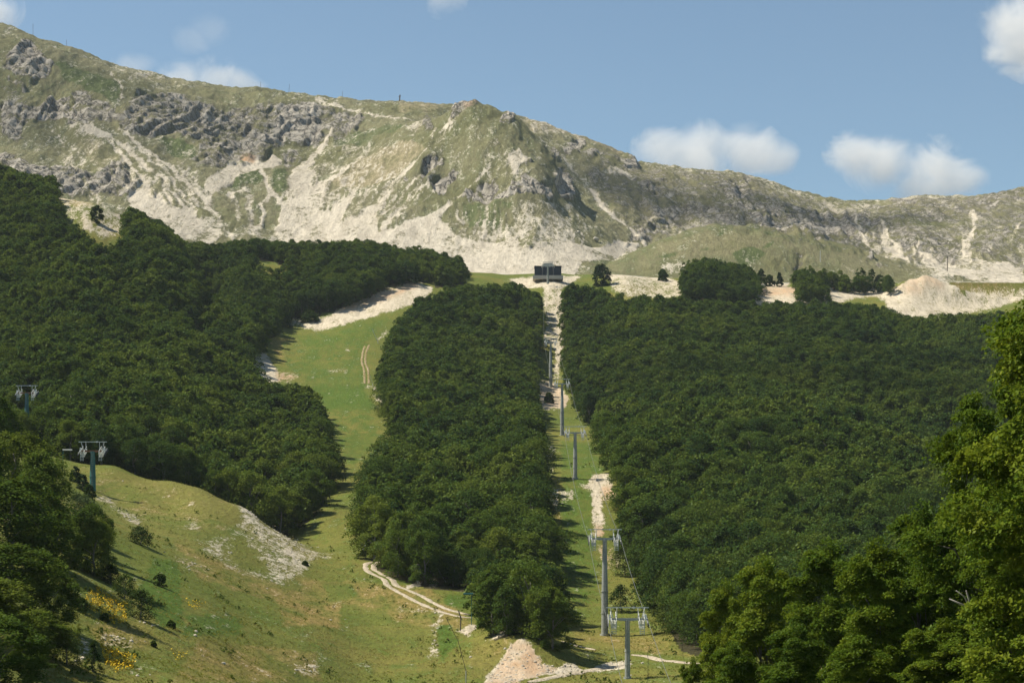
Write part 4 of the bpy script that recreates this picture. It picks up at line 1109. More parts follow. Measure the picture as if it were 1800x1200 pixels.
for (u, Y, vt, R, q, lab) in [
    (1875, 71, 548, 205, 0, 'tall sunlit beech tree filling the right border of the view'),
    (1728, 84, 745, 135, 0, 'yellow green beech tree beside the tallest tree at the right border'),
    (1805, 79, 632, 105, 0, 'sunlit beech tree between the tallest tree and the yellow green one at the right border'),
    (1625, 97, 925, 105, 1, 'rounded beech tree with bare pale branches in its crown'),
    (1540, 92, 985, 100, 1, 'low beech tree between the rounded tree and the roadside thicket'),
    (1450, 112, 985, 105, 1, 'bright bushy beech with a flat crown above the end of the dirt road'),
    (1345, 118, 1012, 90, 1, 'bright bushy beech at the edge of the meadow, second from the road'),
    (1272, 122, 1050, 62, 1, 'small bright beech sapling overhanging the end of the dirt road'),
    (1790, 77, 985, 130, 1, 'broad dark beech in the lower right corner'),
    (1655, 82, 1110, 100, 1, 'low leafy beech in front of the rounded tree with bare branches'),
    (1400, 96, 1120, 90, 1, 'low leafy thicket of young beech at the bottom edge of the view'),
    (1290, 100, 1150, 66, 1, 'low young beech in front of the sapling by the dirt road'),
    (1950, 84, 640, 150, 0, 'beech tree behind the tallest tree at the right border'),
    (1520, 80, 1140, 90, 1, 'young beech at the bottom edge below the low beech tree'),
    (1215, 118, 1172, 30, 1, 'small shrub at the bottom edge left of the young beeches')]:
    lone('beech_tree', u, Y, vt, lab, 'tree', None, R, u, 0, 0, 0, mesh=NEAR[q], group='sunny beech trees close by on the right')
for (u, Y, vt, R, q, lab) in [
    (30, 300, 765, 60, 0, 'tall beech below the far green lift tower on the left border'),
    (-70, 250, 700, 80, 0, 'tall beech cut by the left border, above the shaded ones'),
    (70, 262, 800, 54, 0, 'beech whose right flank rises beside the grassy spur'),
    (22, 228, 845, 80, 0, 'large shaded beech in the middle of the left border grove'),
    (98, 246, 905, 44, 1, 'dense beech at the right flank of the left border grove'),
    (10, 200, 960, 84, 0, 'broad beech low in the left border grove'),
    (-40, 176, 1010, 90, 0, 'dark beech in the lower left corner'),
    (60, 184, 1075, 62, 1, 'low beech beside the yellow flowers in the lower left corner'),
    (166, 262, 915, 38, 1, 'small rounded beech right of the left border grove'),
    (160, 290, 890, 32, 1, 'small beech below the near green lift tower'),
    (84, 205, 1000, 48, 1, 'shaded beech above the flower patch'),
    (-5, 148, 1085, 75, 1, 'dark young beech in the lower left corner of the view'),
    (30, 168, 1150, 60, 1, 'young beech at the bottom left edge'),
    (-12, 330, 700, 38, 0, 'beech behind the tall one on the left border')]:
    lone('beech_tree', u, Y, vt, lab, 'tree', None, R, u + 900, 0, 0, 0, mesh=SIDE[q], group='beech trees of the left border grove')
def shrub(u, vb, vt, R, lab, mat='leaf_bush', prof='bush', name='shrub', cat='shrub', np_=60, nl=40, leaf=None, y0=60, y1=1230, group=None):
    Y = find_Y(u, vb, y0, y1)
    px = Y / F
    return lone(name, u, Y, vt, lab, cat, MAT[mat], R, int(u * 7 + vb), np_, nl, leaf or max(0.10, 2.4 * px), prof=prof, group=group, r0=0.05 + R * px * 0.03, base=0.02, sink=0.08, flat=0.4)
shrub(142, 935, 868, 31, 'silvery green rounded bush below the near green lift tower', 'leaf_willow', np_=110, nl=60, y0=250)
shrub(248, 958, 925, 21, 'lone dark bush casting a shadow on the grassy spur')
shrub(219, 1052, 1012, 19, 'dark juniper bush just above the upper flower patch', prof='dome')
shrub(247, 1088, 1036, 21, 'largest dark juniper bush, with a pointed top, beside the upper flower patch', prof='dome', np_=90)
shrub(163, 1180, 1130, 18, 'upright dark bush left of the lower flower patch', prof='cone')
shrub(117, 1168, 1112, 24, 'broad dark bush at the pale stony patch', np_=90)
shrub(194, 1026, 995, 17, 'green bush at the foot of the small rounded beech')
shrub(281, 1030, 1008, 11, 'small green bush on the lush slope of the spur')
shrub(184, 1092, 1078, 8, 'tiny dark bush in the middle of the yellow flowers')
shrub(300, 1103, 1091, 9, 'flat dark bush right of the upper flower patch')
shrub(270, 1136, 1126, 6, 'tiny bush above the lower flower patch')
shrub(143, 1075, 1052, 15, 'dark bush left of the yellow flowers')
shrub(132, 847, 820, 10, 'dark small pine on the spur left of the green lift tower', 'leaf_pine', 'dome', 'pine_tree', 'tree', y0=300)
shrub(145, 862, 835, 11, 'dark small pine, the lower of two beside the green lift tower', 'leaf_pine', 'dome', 'pine_tree', 'tree', y0=300)
shrub(156, 880, 852, 9, 'dark shrub at the foot of the near green lift tower', y0=300)
shrub(536, 993, 986, 5, 'tiny bush at the foot of the stony bank of the spur', y0=300)
shrub(730, 1008, 985, 24, 'low green bush behind the covered snow gun', y0=300)
shrub(700, 1000, 980, 20, 'low green bush at the bend of the twin track', y0=300)
shrub(965, 708, 690, 8, 'small dark bush on the bare strip below the chairlift', y0=600)
shrub(1057, 503, 466, 14, 'lone dark tree on the edge of the upper road beside the lift station', 'leaf_pine', 'dome', 'pine_tree', 'tree', y0=900, np_=90)
shrub(1165, 494, 474, 9, 'small round dark tree alone on the grass behind the upper road', 'leaf_bush', 'bush', 'small_tree', 'tree', y0=900)
shrub(1338, 500, 474, 7, 'thin young pine on the pale earth of the upper road', 'leaf_pine', 'dome', 'pine_tree', 'tree', y0=900)
shrub(1352, 503, 484, 8, 'low bush beside the thin young pine of the upper road', y0=900)
shrub(1370, 504, 480, 7, 'young pine in front of the dark clump on the upper road', 'leaf_pine', 'cone', 'pine_tree', 'tree', y0=900)
shrub(170, 392, 362, 9, 'dark tree in front of the pale rock knob', 'leaf_bush', 'dome', 'small_tree', 'tree', y0=900)
shrub(500, 575, 553, 14, 'bush on the left end of the sandy bank', y0=900)
shrub(545, 565, 548, 17, 'bush leaning over the sandy bank', y0=900)
shrub(1085, 735, 700, 14, 'bush at the right side of the lift strip', y0=600)
shrub(1092, 1075, 1030, 20, 'dark green bush between the tall grey tower and the wood on its right', y0=250)
shrub(1098, 1010, 955, 24, 'rounded bush at the right edge of the strip above the tall grey tower foot', y0=250, np_=90)
shrub(1108, 960, 915, 22, 'bush at the foot of the reddish earth bank right of the strip', y0=300, np_=90)
shrub(1180, 1112, 1060, 34, 'broad dark bush at the lower corner of the wood right of the chairlift', y0=250, np_=110)
shrub(1225, 1130, 1085, 30, 'dark bush at the meadow edge below the wood right of the chairlift', y0=250, np_=110)
# conspicuous trees at the tip of the wood between the runs
for (u, vb, vt, R, lab) in [(972, 1140, 1035, 31, 'dense dark tree at the lower right tip of the middle wood above the spoil heap'),
                            (866, 1116, 1015, 27, 'dense dark tree at the lower left tip of the middle wood above the spoil heap')]:
    Y = find_Y(u, vb, 200, 600)
    lone('beech_tree', u, Y, vt, lab, 'tree', MAT['leaf_side'], R, u, 60, 190, 0.3, prof='tall', base=0.0, padr=1.05, lobes=0.28)

# dead wood
def dead(name, u, Y, v0, pts, r, lab):
    bm = bmesh.new()
    e0 = Vector(((u - 900) / F * Y, Y, (VH - v0) / F * Y))
    for pl in pts:
        tube(bm, [Vector(((a - u) / F * Y, dy, -(b - v0) / F * Y)) for a, b, dy in pl], [r * (1 - 0.75 * k / (len(pl) - 1)) for k in range(len(pl))], 6)
    me = finish(bm, name, MAT['dead'], True)
    o = bpy.data.objects.new(name, me); COL.objects.link(o); o.location = e0
    o['label'] = lab; o['category'] = 'branch' if 'branch' in name else 'tree'
    return o
dead('bare_branch', 1722, 82, 1119, [[(1735, 1130, 2), (1722, 1119, 0), (1700, 1105, -1.5), (1690, 1085, -2.2), (1680, 1066, -2.6), (1668, 1046, -2.8), (1652, 1036, -3.0)], [(1690, 1085, -2.2), (1678, 1050, -2.6), (1671, 1036, -2.8)], [(1680, 1066, -2.6), (1662, 1060, -3.0), (1640, 1050, -3.1)]], 0.075, 'bleached bare branch poking out of the rounded beech on the right')
dead('dead_tree', 1105, find_Y(1105, 850, 400, 700), 850, [[(1105, 856, 0), (1106, 830, 0), (1104, 800, 0), (1102, 785, 0)], [(1105, 815, 0), (1111, 803, 0)], [(1104, 805, 0), (1098, 796, 0)]], 0.16, 'thin bare dead trunk at the edge of the wood right of the lift strip')

# ------------------------------------------------------------------ flowers and grass
def flat_mat(name, c, rough=0.8, metal=0.0):
    N = NT(name)
    tc = N.n('ShaderNodeTexCoord').outputs['Object']
    k = N.noise(tc, 3.0, 5, 0.7)
    col = N.mix(N.rng(k, 0.3, 0.7), tuple(x * 0.78 for x in c), tuple(min(1, x * 1.12) for x in c))
    bs = N.n('ShaderNodeBsdfPrincipled'); N.link(col, bs.inputs['Base Color'])
    bs.inputs['Roughness'].default_value = rough; bs.inputs['Specular IOR Level'].default_value = 0.2; bs.inputs['Metallic'].default_value = metal
    N.link(bs.outputs[0], N.out.inputs[0])
    return N.m
MAT['petal'] = flat_mat('yellow_petals', (0.72, 0.50, 0.02))
FL = [[(150,1050),(172,1035),(200,1055),(226,1062),(222,1098),(200,1100),(170,1082),(150,1068)], [(175,1135),(190,1140),(215,1150),(240,1155),(236,1178),(205,1185),(185,1170)], [(325,1055),(365,1060),(350,1075),(330,1070)], [(300,1140),(330,1150),(310,1170)]]
pp = []
for pl, nn in zip(FL, (1500, 950, 90, 60)):
    pa = np.array(pl); u0, v0 = pa.min(0); u1, v1 = pa.max(0)
    uu = rng.uniform(u0, u1, nn * 3); vv = rng.uniform(v0, v1, nn * 3)
    m = inside(pl, uu, vv) & (fbm(uu / 9, vv / 6, 3, 77) > -0.15)
    for a, b in list(zip(uu[m], vv[m]))[:nn]: pp.append((a, b))
pp = np.array(pp)
ysg = np.exp(np.linspace(math.log(120), math.log(480), 400))
fv = []
bm = bmesh.new()
for a, b in pp:
    vv = vrow(np.full(400, a), ysg); k = np.argmax(vv <= b); Yf = ysg[k]
    p = P(a, Yf); s = random.uniform(0.035, 0.085); hh = random.uniform(0.15, 0.45)
    r = random.random() * 3
    for q in range(2):
        d = Vector((math.cos(r + q * 1.57), math.sin(r + q * 1.57), 0.5)) * s; w = Vector((-math.sin(r + q * 1.57), math.cos(r + q * 1.57), 0.5)) * s
        c = Vector((p.x, p.y, p.z + hh))
        bm.faces.new([bm.verts.new(c + x) for x in (d, w, -d, -w)])
me = finish(bm, 'flowers', MAT['petal'])
flowers = bpy.data.objects.new('flowers', me); COL.objects.link(flowers); flowers['kind'] = 'stuff'

MAT['blade'] = leaf_material('grass_blades', (0.15, 0.18, 0.03), (0.21, 0.20, 0.045), (0.30, 0.24, 0.09), 0.55, 0.3)
gcol = bpy.data.collections.new('tuft_kinds')
for k in range(4):
    r = np.random.default_rng(400 + k)
    vs, tint = [], []
    for b_ in range(16):
        a = r.random() * 6.28; d = np.array([math.cos(a), math.sin(a), 0]); w = np.array([-d[1], d[0], 0]) * 0.035
        o_ = d * r.random() * 0.22; h = 0.16 + 0.22 * r.random(); bend = d * (0.1 + 0.18 * r.random())
        vs += [o_ - w, o_ + w, o_ + w * 0.4 + bend + [0, 0, h], o_ - w * 0.4 + bend + [0, 0, h]]; tint.append(r.random())
    vs = np.array(vs); me = bpy.data.meshes.new('tuft')
    me.from_pydata(vs.tolist(), [], [[4 * i, 4 * i + 1, 4 * i + 2, 4 * i + 3] for i in range(16)])
    a = me.attributes.new('tint', 'FLOAT', 'FACE'); a.data.foreach_set('value', np.array(tint, np.float32))
    me.materials.append(MAT['blade'])
    gcol.objects.link(bpy.data.objects.new('tuft_kind_%d' % k, me))
n = 50000
gu = rng.uniform(60, 1350, n); gyy = np.exp(rng.uniform(math.log(170), math.log(520), n))
gz = ground_z(gu, gyy); gvv = VH - gz * F / gyy
keep = (look(maps_h[0], gu, gvv) < 0.35) & (region(gu, gvv, gyy, 8 * F / gyy) == 0) & (fbm(gu / F * gyy / 7, gyy / 7, 3, 123) > -0.12)
gu, gyy, gz = gu[keep], gyy[keep], gz[keep]
grass = scatter('grass', np.stack([(gu - 900) / F * gyy, gyy, gz], 1), rng.uniform(0.2, 0.6, len(gu)), rng.random(len(gu)) * 6.28, rng.integers(0, 4, len(gu)), gcol, 'grass_nodes')

# loose stones on the bare ground, weeds in the turf
scol = bpy.data.collections.new('stone_kinds')
MAT['stone'] = flat_mat('loose_limestone', (0.46, 0.41, 0.33), 0.95)
for k in range(4):
    b_ = bmesh.new(); bmesh.ops.create_icosphere(b_, subdivisions=1, radius=1)
    r = random.Random(600 + k)
    for v_ in b_.verts: v_.co = Vector((v_.co.x * r.uniform(.7, 1.2), v_.co.y * r.uniform(.6, 1.1), v_.co.z * r.uniform(.4, .8)))
    scol.objects.link(bpy.data.objects.new('stone_kind_%d' % k, finish(b_, 'stone', MAT['stone'])))
n = 90000
su = rng.uniform(60, 1300, n); sY = np.exp(rng.uniform(math.log(190), math.log(700), n))
sz = ground_z(su, sY); sv = VH - sz * F / sY
dens_ = look(maps_h[0], su, sv)
keep = (rng.random(n) < np.clip(dens_ - 0.12, 0, 1) * 0.9 + 0.002) & (region(su, sv, sY, 8 * F / sY) == 0)
su, sY, sz = su[keep], sY[keep], sz[keep]
stones = scatter('stones', np.stack([(su - 900) / F * sY, sY, sz], 1), 0.06 + 0.30 * rng.random(len(su)) ** 3.5, rng.random(len(su)) * 6.28, rng.integers(0, 4, len(su)), scol, 'stone_nodes')
wcol = bpy.data.collections.new('weed_kinds')
for k in range(3):
    wcol.objects.link(bpy.data.objects.new('weed_kind_%d' % k, crown_mesh('weed', MAT['blade'] if k == 1 else MAT['leaf_side'], seed=700 + k, H=0.55, R=0.5, npads=9, nleaf=14, leaf=0.16, base=0.02, prof='bush', flat=0.4)[0]))
n = 9000
wu = rng.uniform(60, 1250, n); wY = np.exp(rng.uniform(math.log(180), math.log(620), n))
wz = ground_z(wu, wY); wv_ = VH - wz * F / wY
keep = (fbm(wu / F * wY / 16, wY / 16, 3, 223) > 0.22) & (region(wu, wv_, wY, 8 * F / wY) == 0) & (look(maps_h[0], wu, wv_) < 0.5)
wu, wY, wz = wu[keep], wY[keep], wz[keep]
weeds = scatter('weeds', np.stack([(wu - 900) / F * wY, wY, wz], 1), 0.25 + 0.9 * rng.random(len(wu)) ** 3, rng.random(len(wu)) * 6.28, rng.integers(0, 3, len(wu)), wcol, 'weed_nodes')

# ------------------------------------------------------------------ tracks
MAT['track'] = ground_material('track_gravel', 0.6, (0.4, 0.35, 0.25), (0.5, 0.43, 0.33), (0.45, 0.4, 0.3), (0.3, 0.26, 0.17),
    (0.40, 0.335, 0.24), (0.58, 0.50, 0.38), (0.4, 0.36, 0.28), (0.5, 0.46, 0.38), 0.7)
MAT['track_worn'] = ground_material('worn_turf_track', 0.6, (0.2, 0.17, 0.06), (0.25, 0.2, 0.08), (0.28, 0.2, 0.09), (0.12, 0.13, 0.03),
    (0.30, 0.235, 0.14), (0.42, 0.34, 0.22), (0.4, 0.36, 0.28), (0.5, 0.46, 0.38), 0.7)
def ribbon(name, lines, y0, y1, mat='track', bare=0.72):
    vs, fs = [], []
    for pl, wd in lines:
        wp = []
        for a, b in pl:
            Yf = find_Y(a, b, y0, y1); wp.append(Vector(((a - 900) / F * Yf, Yf, 0)))
        dense = []
        for i in range(len(wp) - 1):
            p0, p1, p2, p3 = wp[max(i - 1, 0)], wp[i], wp[i + 1], wp[min(i + 2, len(wp) - 1)]
            m = max(2, int((p2 - p1).length / 0.7))
            for k in range(m):
                t = k / m
                dense.append(0.5 * ((2 * p1) + (p2 - p0) * t + (2 * p0 - 5 * p1 + 4 * p2 - p3) * t * t + (3 * p1 - p0 - 3 * p2 + p3) * t ** 3))
        dense.append(wp[-1])
        NW = 5
        b0 = len(vs)
        for i, p in enumerate(dense):
            d = (dense[min(i + 1, len(dense) - 1)] - dense[max(i - 1, 0)]).normalized()
            nn = Vector((-d.y, d.x, 0))
            wl = wd * (0.5 + 0.22 * float(perlin(p.x / 3.1, p.y / 3.1, 5))); wr = wd * (0.5 + 0.22 * float(perlin(p.x / 2.7, p.y / 2.7, 8)))
            taper = min(1, (i + 1) / 4, (len(dense) - i) / 4)
            for k in range(NW):
                s = -wl + (wl + wr) * k / (NW - 1)
                q = p + nn * s * taper
                uq = q.x / q.y * F + 900
                vs.append((q.x, q.y, float(ground_z(uq, q.y)) + (0.13 if 0 < k < NW - 1 else 0.02)))
        for i in range(len(dense) - 1):
            for k in range(NW - 1):
                a = b0 + i * NW + k
                fs.append((a, a + 1, a + 1 + NW, a + NW))
    me = bpy.data.meshes.new(name); me.from_pydata(vs, [], fs)
    for p in me.polygons: p.use_smooth = True
    at = me.attributes.new('cover', 'FLOAT_COLOR', 'POINT')
    at.data.foreach_set('color', np.array([[bare if 0 < i % 5 < 4 else bare - 0.35, 0, 0, 0] for i in range(len(vs))], np.float32).ravel())
    at = me.attributes.new('growth', 'FLOAT_COLOR', 'POINT')
    at.data.foreach_set('color', np.tile(np.array([0, 0, 0, 1], np.float32), len(vs)))
    me.materials.append(MAT[mat])
    o = bpy.data.objects.new(name, me); COL.objects.link(o); o['kind'] = 'structure'
    return o
ribbon('dirt_track', [(B7([(450,765),(385,785),(372,825),(420,875),(560,945),(600,1000),(700,1070),(830,1140),(960,1205)]) + B5([(320,400),(450,450),(640,500),(780,515)]), 1.15),
                      (B7([(525,765),(470,790),(465,845),(560,900),(655,950),(700,1010),(820,1060),(960,1120),(1120,1210)]) + B5([(470,405),(620,450),(770,490)]), 1.15)], 280, 520)
ribbon('ski_run_track', [(B1([(1005,640),(985,720),(980,780),(1000,860),(1005,970)]), 1.0), (B1([(1045,630),(1020,690),(1010,780),(1035,860),(1040,970)]), 1.0)], 600, 1080, 'track_worn', 0.55)
ribbon('dirt_road', [(B4([(640,1003),(760,1015),(860,1042),(1000,1055),(1200,1078),(1320,1090)]), 1.5), (B4([(150,908),(230,930),(390,968)]), 1.1)], 230, 420)
ribbon('lower_track', [(B4([(-90,1195),(60,1165),(200,1140),(330,1115),(460,1092),(600,1072)]), 1.3)], 230, 420)

# ------------------------------------------------------------------ metal work
MAT['steel'] = flat_mat('galvanised_steel', (0.36, 0.375, 0.35), 0.6, 0.0)
MAT['steel_light'] = flat_mat('pale_steel', (0.56, 0.57, 0.53), 0.6, 0.0)
MAT['pole'] = flat_mat('grey_green_pole', (0.29, 0.305, 0.275), 0.7, 0.0)
MAT['teal'] = flat_mat('teal_paint', (0.03, 0.13, 0.125), 0.65, 0.0)
MAT['white'] = flat_mat('white_box_paint', (0.72, 0.72, 0.70), 0.6)
MAT['rubber'] = flat_mat('dark_rubber', (0.05, 0.05, 0.055), 0.7)
MAT['orange'] = flat_mat('faded_orange_steel', (0.26, 0.13, 0.07), 0.6)
MAT['navy'] = flat_mat('dark_blue_cladding', (0.030, 0.038, 0.055), 0.55)
MAT['navy_trim'] = flat_mat('black_trim', (0.014, 0.016, 0.02), 0.5)
MAT['concrete'] = flat_mat('concrete', (0.40, 0.38, 0.34), 0.9)
MAT['cover'] = flat_mat('brown_grey_tarpaulin', (0.075, 0.068, 0.058), 0.8)
MAT['cable'] = flat_mat('rope_wire', (0.15, 0.16, 0.15), 0.6, 0.0)
MAT['wood'] = flat_mat('weathered_pole', (0.13, 0.11, 0.085), 0.85)
MAT['boulder'] = flat_mat('limestone_boulder', (0.45, 0.42, 0.36), 0.95)

def cyl(bm, a, b, r0, r1=None, seg=12):
    tube(bm, [Vector(a), Vector(b)], [r0, r0 if r1 is None else r1], seg)
def B(): return bmesh.new()

WHEEL = B(); cyl(WHEEL, (-0.07, 0, 0), (0.07, 0, 0), 0.24, seg=12); WHEEL = finish(WHEEL, 'sheave', MAT['rubber'])
def tilt(o, H, deg=20.0):
    a = math.radians(deg); o.rotation_euler = (a, 0, 0); o.location = (0, math.sin(a) * H, H - math.cos(a) * H)
def lift_tower(u, Y, v_cross, r0, r1, label, group, W=6.2, bar=1.65, split=0.45, pole='pole', orange=False, catwalk=True, v_base=None):
    p = P(u, Y)
    if v_base: p.z = (VH - v_base) / F * Y
    H = (VH - v_cross) / F * Y - p.z
    e = empty('lift_tower', p, label, 'lift tower', group)
    b = B()
    tube(b, [(0, 0, -0.6), (0, 0, H * split), (0, 0, H * split + 0.02), (0, 0, H - 0.1)], [r0, r0 * 0.96, (r0 * .8 + r1 * .2), r1], 18)
    part('pole', finish(b, 'pole', MAT[pole], False), e)
    fl = [H * split, H * split * 0.5, H * 0.97]
    for k, z in enumerate(fl):
        b = B(); rr = r0 * 1.12 if k < 2 else r1 * 1.25
        cyl(b, (0, 0, z - 0.07), (0, 0, z + 0.07), rr, seg=18)
        part('flange', finish(b, 'flange', MAT[pole]), e)
    b = B(); cyl(b, (0, 0, -0.35), (0, 0, 0.12), r0 * 1.45, seg=18)
    for k in range(14):
        a = k * 2 * math.pi / 14; cyl(b, (math.cos(a) * r0 * 1.28, math.sin(a) * r0 * 1.28, 0.1), (math.cos(a) * r0 * 1.28, math.sin(a) * r0 * 1.28, 0.24), 0.035, seg=5)
    part('base_plate', finish(b, 'base_plate', MAT['steel']), e)
    b = B(); box(b, 0, 0, 0.3, 1.5, 1.3, 0.01); b.free()
    b = B()                                              # ladder up the pole
    for s in (-.18, .18): cyl(b, (s, -r0 - 0.12, 1.2), (s, -r1 - 0.14, H - 0.2), 0.02, seg=4)
    for k in range(int((H - 1.5) / 0.45)):
        z = 1.3 + k * 0.45; y = -(r0 + (r1 - r0) * z / H) - 0.13; cyl(b, (-.18, y, z), (.18, y, z), 0.013, seg=4)
    part('ladder', finish(b, 'ladder', MAT['steel']), e)
    # crossarm: a tapering box beam
    b = B()
    for s in (-1, 1):
        x0, x1, h0, h1 = 0.0, s * (W / 2 - 0.55), 0.36, 0.2
        vs = [b.verts.new(q) for q in ((x0, -.2, H - h0), (x0, .2, H - h0), (x0, .2, H + .12), (x0, -.2, H + .12), (x1, -.14, H + .1 - h1), (x1, .14, H + .1 - h1), (x1, .14, H + .12), (x1, -.14, H + .12))]
        for f in ((0, 1, 5, 4), (1, 2, 6, 5), (2, 3, 7, 6), (3, 0, 4, 7), (4, 5, 6, 7)): b.faces.new([vs[k] for k in f])
    ca = part('crossarm', finish(b, 'crossarm', MAT['orange'] if orange else MAT['steel']), e)
    b = B(); box(b, 0, 0, H + bar, W * 1.0, 0.14, 0.16); part('lifting_beam', finish(b, 'lifting_beam', MAT['steel_light']), e)
    b = B(); box(b, 0.95 * W / 6.2, -0.12, H + bar, 0.32, 0.16, 0.3); part('marker_box', finish(b, 'marker_box', MAT['white']), e)
    for s in (-1, 1):
        b = B()
        for y in (-.12, .12):
            cyl(b, (s * (W / 2 - 1.0), y, H + 0.1), (s * (W / 2 - 0.55), y, H + bar), 0.055, seg=6)
            cyl(b, (s * (W / 2 - 1.55), y, H + 0.1), (s * (W / 2 - 1.55), y, H + bar), 0.05, seg=6)
        part('beam_post', finish(b, 'beam_post', MAT['steel_light']), e)
    for s in (-1, 1):
        xs = s * (W / 2 - 0.15)
        b = B()
        box(b, xs - s * 0.14, 0, H - 0.05, 0.08, 3.6, 0.2)
        for q in (-1, 1): box(b, xs - s * 0.13, q * 1.0, H - 0.26, 0.07, 1.5, 0.14)
        cyl(b, (s * (W / 2 - 0.7), 0, H), (xs, 0, H), 0.11, seg=8)
        tr = part('sheave_train', finish(b, 'sheave_train', MAT['steel']), e); tilt(tr, H)
        for k in range(8):
            w = part('sheave', WHEEL, tr); w.location = (xs, -1.75 + k * 0.5, H - 0.38 - 0.02 * abs(k - 3.5))
        if catwalk:
            b = B()
            x0 = s * (W / 2 - 1.05)
            for dx in (-.38, .38):
                box(b, x0 + dx, 0, H - 0.75, 0.08, 3.4, 0.1)
            for k in range(12): box(b, x0, -1.6 + k * 0.29, H - 0.72, 0.76, 0.13, 0.05)
            for dx in (-.38, .38):
                for k in range(5): box(b, x0 + dx, -1.65 + k * 0.825, H - 0.18, 0.08, 0.08, 1.1)
                box(b, x0 + dx, 0, H + 0.36, 0.08, 3.36, 0.09); box(b, x0 + dx, 0, H - 0.2, 0.07, 3.34, 0.08)
            tilt(part('catwalk', finish(b, 'catwalk', MAT['steel_light']), e), H, 24)
            b = B()
            for z in np.arange(-2.1, -0.7, 0.3): box(b, x0, -1.72, H + z + 0.9 - 0.9, 0.62, 0.07, 0.09)
            for dx in (-.31, .31): box(b, x0 + dx, -1.75, H - 1.1, 0.08, 0.08, 2.3)
            part('catwalk_ladder', finish(b, 'catwalk_ladder', MAT['steel_light']), e)
            b = B(); box(b, s * (W / 2 - 0.5), -0.4, H + 0.25, 0.28, 0.3, 0.8); part('junction_box', finish(b, 'junction_box', MAT['white']), e)
    return [Vector((p.x + s * (W / 2 - 0.15), p.y, p.z + H - 0.12)) for s in (-1, 1)]
G1 = 'grey chairlift towers on the cleared strip'
ropes = [[], []]
for (u, Y, vc, r0, r1, lab, vb) in [
    (1103, 300, 1087, 0.40, 0.34, 'lowest and shortest grey chairlift tower, standing by the lower track', 1191),
    (1063, 373, 946, 0.62, 0.37, 'tall grey chairlift tower right behind the shortest one', 1115),
    (1011, 564, 760, 0.58, 0.38, 'grey chairlift tower beside the bare earth bank, third from the bottom', 840),
    (988, 760, 674, 0.72, 0.36, 'slender grey chairlift tower below the bare pale patch, fourth from the bottom', 765),
    (968, 930, 601, 0.82, 0.40, 'grey chairlift tower among the pale rocks high on the strip', 683),
    (963, 1138, 468, 0.55, 0.45, 'topmost grey chairlift tower in front of the dark lift station', 497)]:
    e1 = lift_tower(u, Y, vc, r0, r1, lab, G1, v_base=vb, bar=1.65 if Y < 1000 else 0.6, catwalk=Y < 1000)
    for k in (0, 1): ropes[k].append(e1[k])
for k in (0, 1):
    a, b_ = ropes[k][0], ropes[k][1]
    low = Vector((a.x + (0.1 if k else -0.2), 235, a.z - 9.5))
    ropes[k].insert(0, low)
    ropes[k].append(Vector((ropes[k][-1].x, 1154, ropes[k][-1].z - 0.6)))
    pts_ = []
    for q in range(len(ropes[k]) - 1):
        s, t = ropes[k][q], ropes[k][q + 1]; L = (t - s).length
        for m in range(14):
            f = m / 14; p = s.lerp(t, f); p.z -= 0.018 * L * 4 * f * (1 - f) * 0.6; pts_.append(p)
    pts_.append(ropes[k][-1])
    bm = B(); tube(bm, pts_, [0.034] * len(pts_), 5)
    me = finish(bm, 'haul_rope', MAT['cable'], True)
    o = bpy.data.objects.new('haul_rope', me); COL.objects.link(o)
    o['category'] = 'cable'; o['label'] = ('thin haul rope along the left ends of the grey tower crossarms', 'thin haul rope along the right ends of the grey tower crossarms')[k]
G2 = 'green towers of the second chairlift'
lt = []
for (u, Y, vc, lab, vb) in [(163, 436, 792, 'near teal lift tower rising from the grassy spur', 884), (47, 552, 690, 'far teal lift tower half hidden by beech trees on the left border', 775)]:
    lt.append(lift_tower(u, Y, vc, 0.66, 0.46, lab, G2, v_base=vb, W=6.0, bar=1.9, split=0.5, pole='teal', orange=True))

# lift station
Ys = 1156; ps = P(963, Ys); ps.z = (VH - 486) / F * Ys
e = empty('lift_station', ps, 'dark blue chairlift top station on the pale terrace at the head of the strip', 'lift station')
b = B(); box(b, 0, 0, -1.0, 17, 10, 2.0); part('terrace_slab', finish(b, 'terrace_slab', MAT['concrete']), e)
b = B(); box(b, 0, 0, 2.5, 15.0, 8.0, 5.0); part('hall', finish(b, 'hall', MAT['navy']), e)
PANEL = B(); box(PANEL, 0, 0, 0, 1.18, 0.08, 4.3); PANEL = finish(PANEL, 'cladding_panel', MAT['navy'])
for k in range(12):
    o = part('cladding_panel', PANEL, e); o.location = (-6.85 + k * 1.245, -4.045, 2.35)
b = B(); box(b, -5.4, -0.1, 5.15, 4.6, 8.6, 0.5); box(b, 5.4, -0.1, 5.15, 4.6, 8.6, 0.5); part('roof_edge', finish(b, 'roof_edge', MAT['navy_trim']), e)
b = B()
vs = [b.verts.new(q) for q in ((-3.4, -4.3, 5.0), (3.4, -4.3, 5.0), (3.4, 4.2, 5.0), (-3.4, 4.2, 5.0), (-2.3, -4.0, 6.9), (2.3, -4.0, 6.9), (2.3, 4, 6.9), (-2.3, 4, 6.9))]
for f in ((0, 1, 5, 4), (1, 2, 6, 5), (2, 3, 7, 6), (3, 0, 4, 7), (4, 5, 6, 7), (3, 2, 1, 0)): b.faces.new([vs[k] for k in f])
part('roof_lantern', finish(b, 'roof_lantern', MAT['steel']), e)
b = B()
for s in (-1, 1):
    cyl(b, (s * 3.7, -4.6, 4.4), (s * 2.5, -4.5, 7.3), 0.12, seg=6); cyl(b, (s * 1.1, -4.6, 4.6), (s * 1.1, -4.5, 7.2), 0.1, seg=6)
box(b, 0, -4.5, 7.35, 6.2, 0.3, 0.35); box(b, 0, -4.6, 6.0, 6.6, 0.2, 0.2)
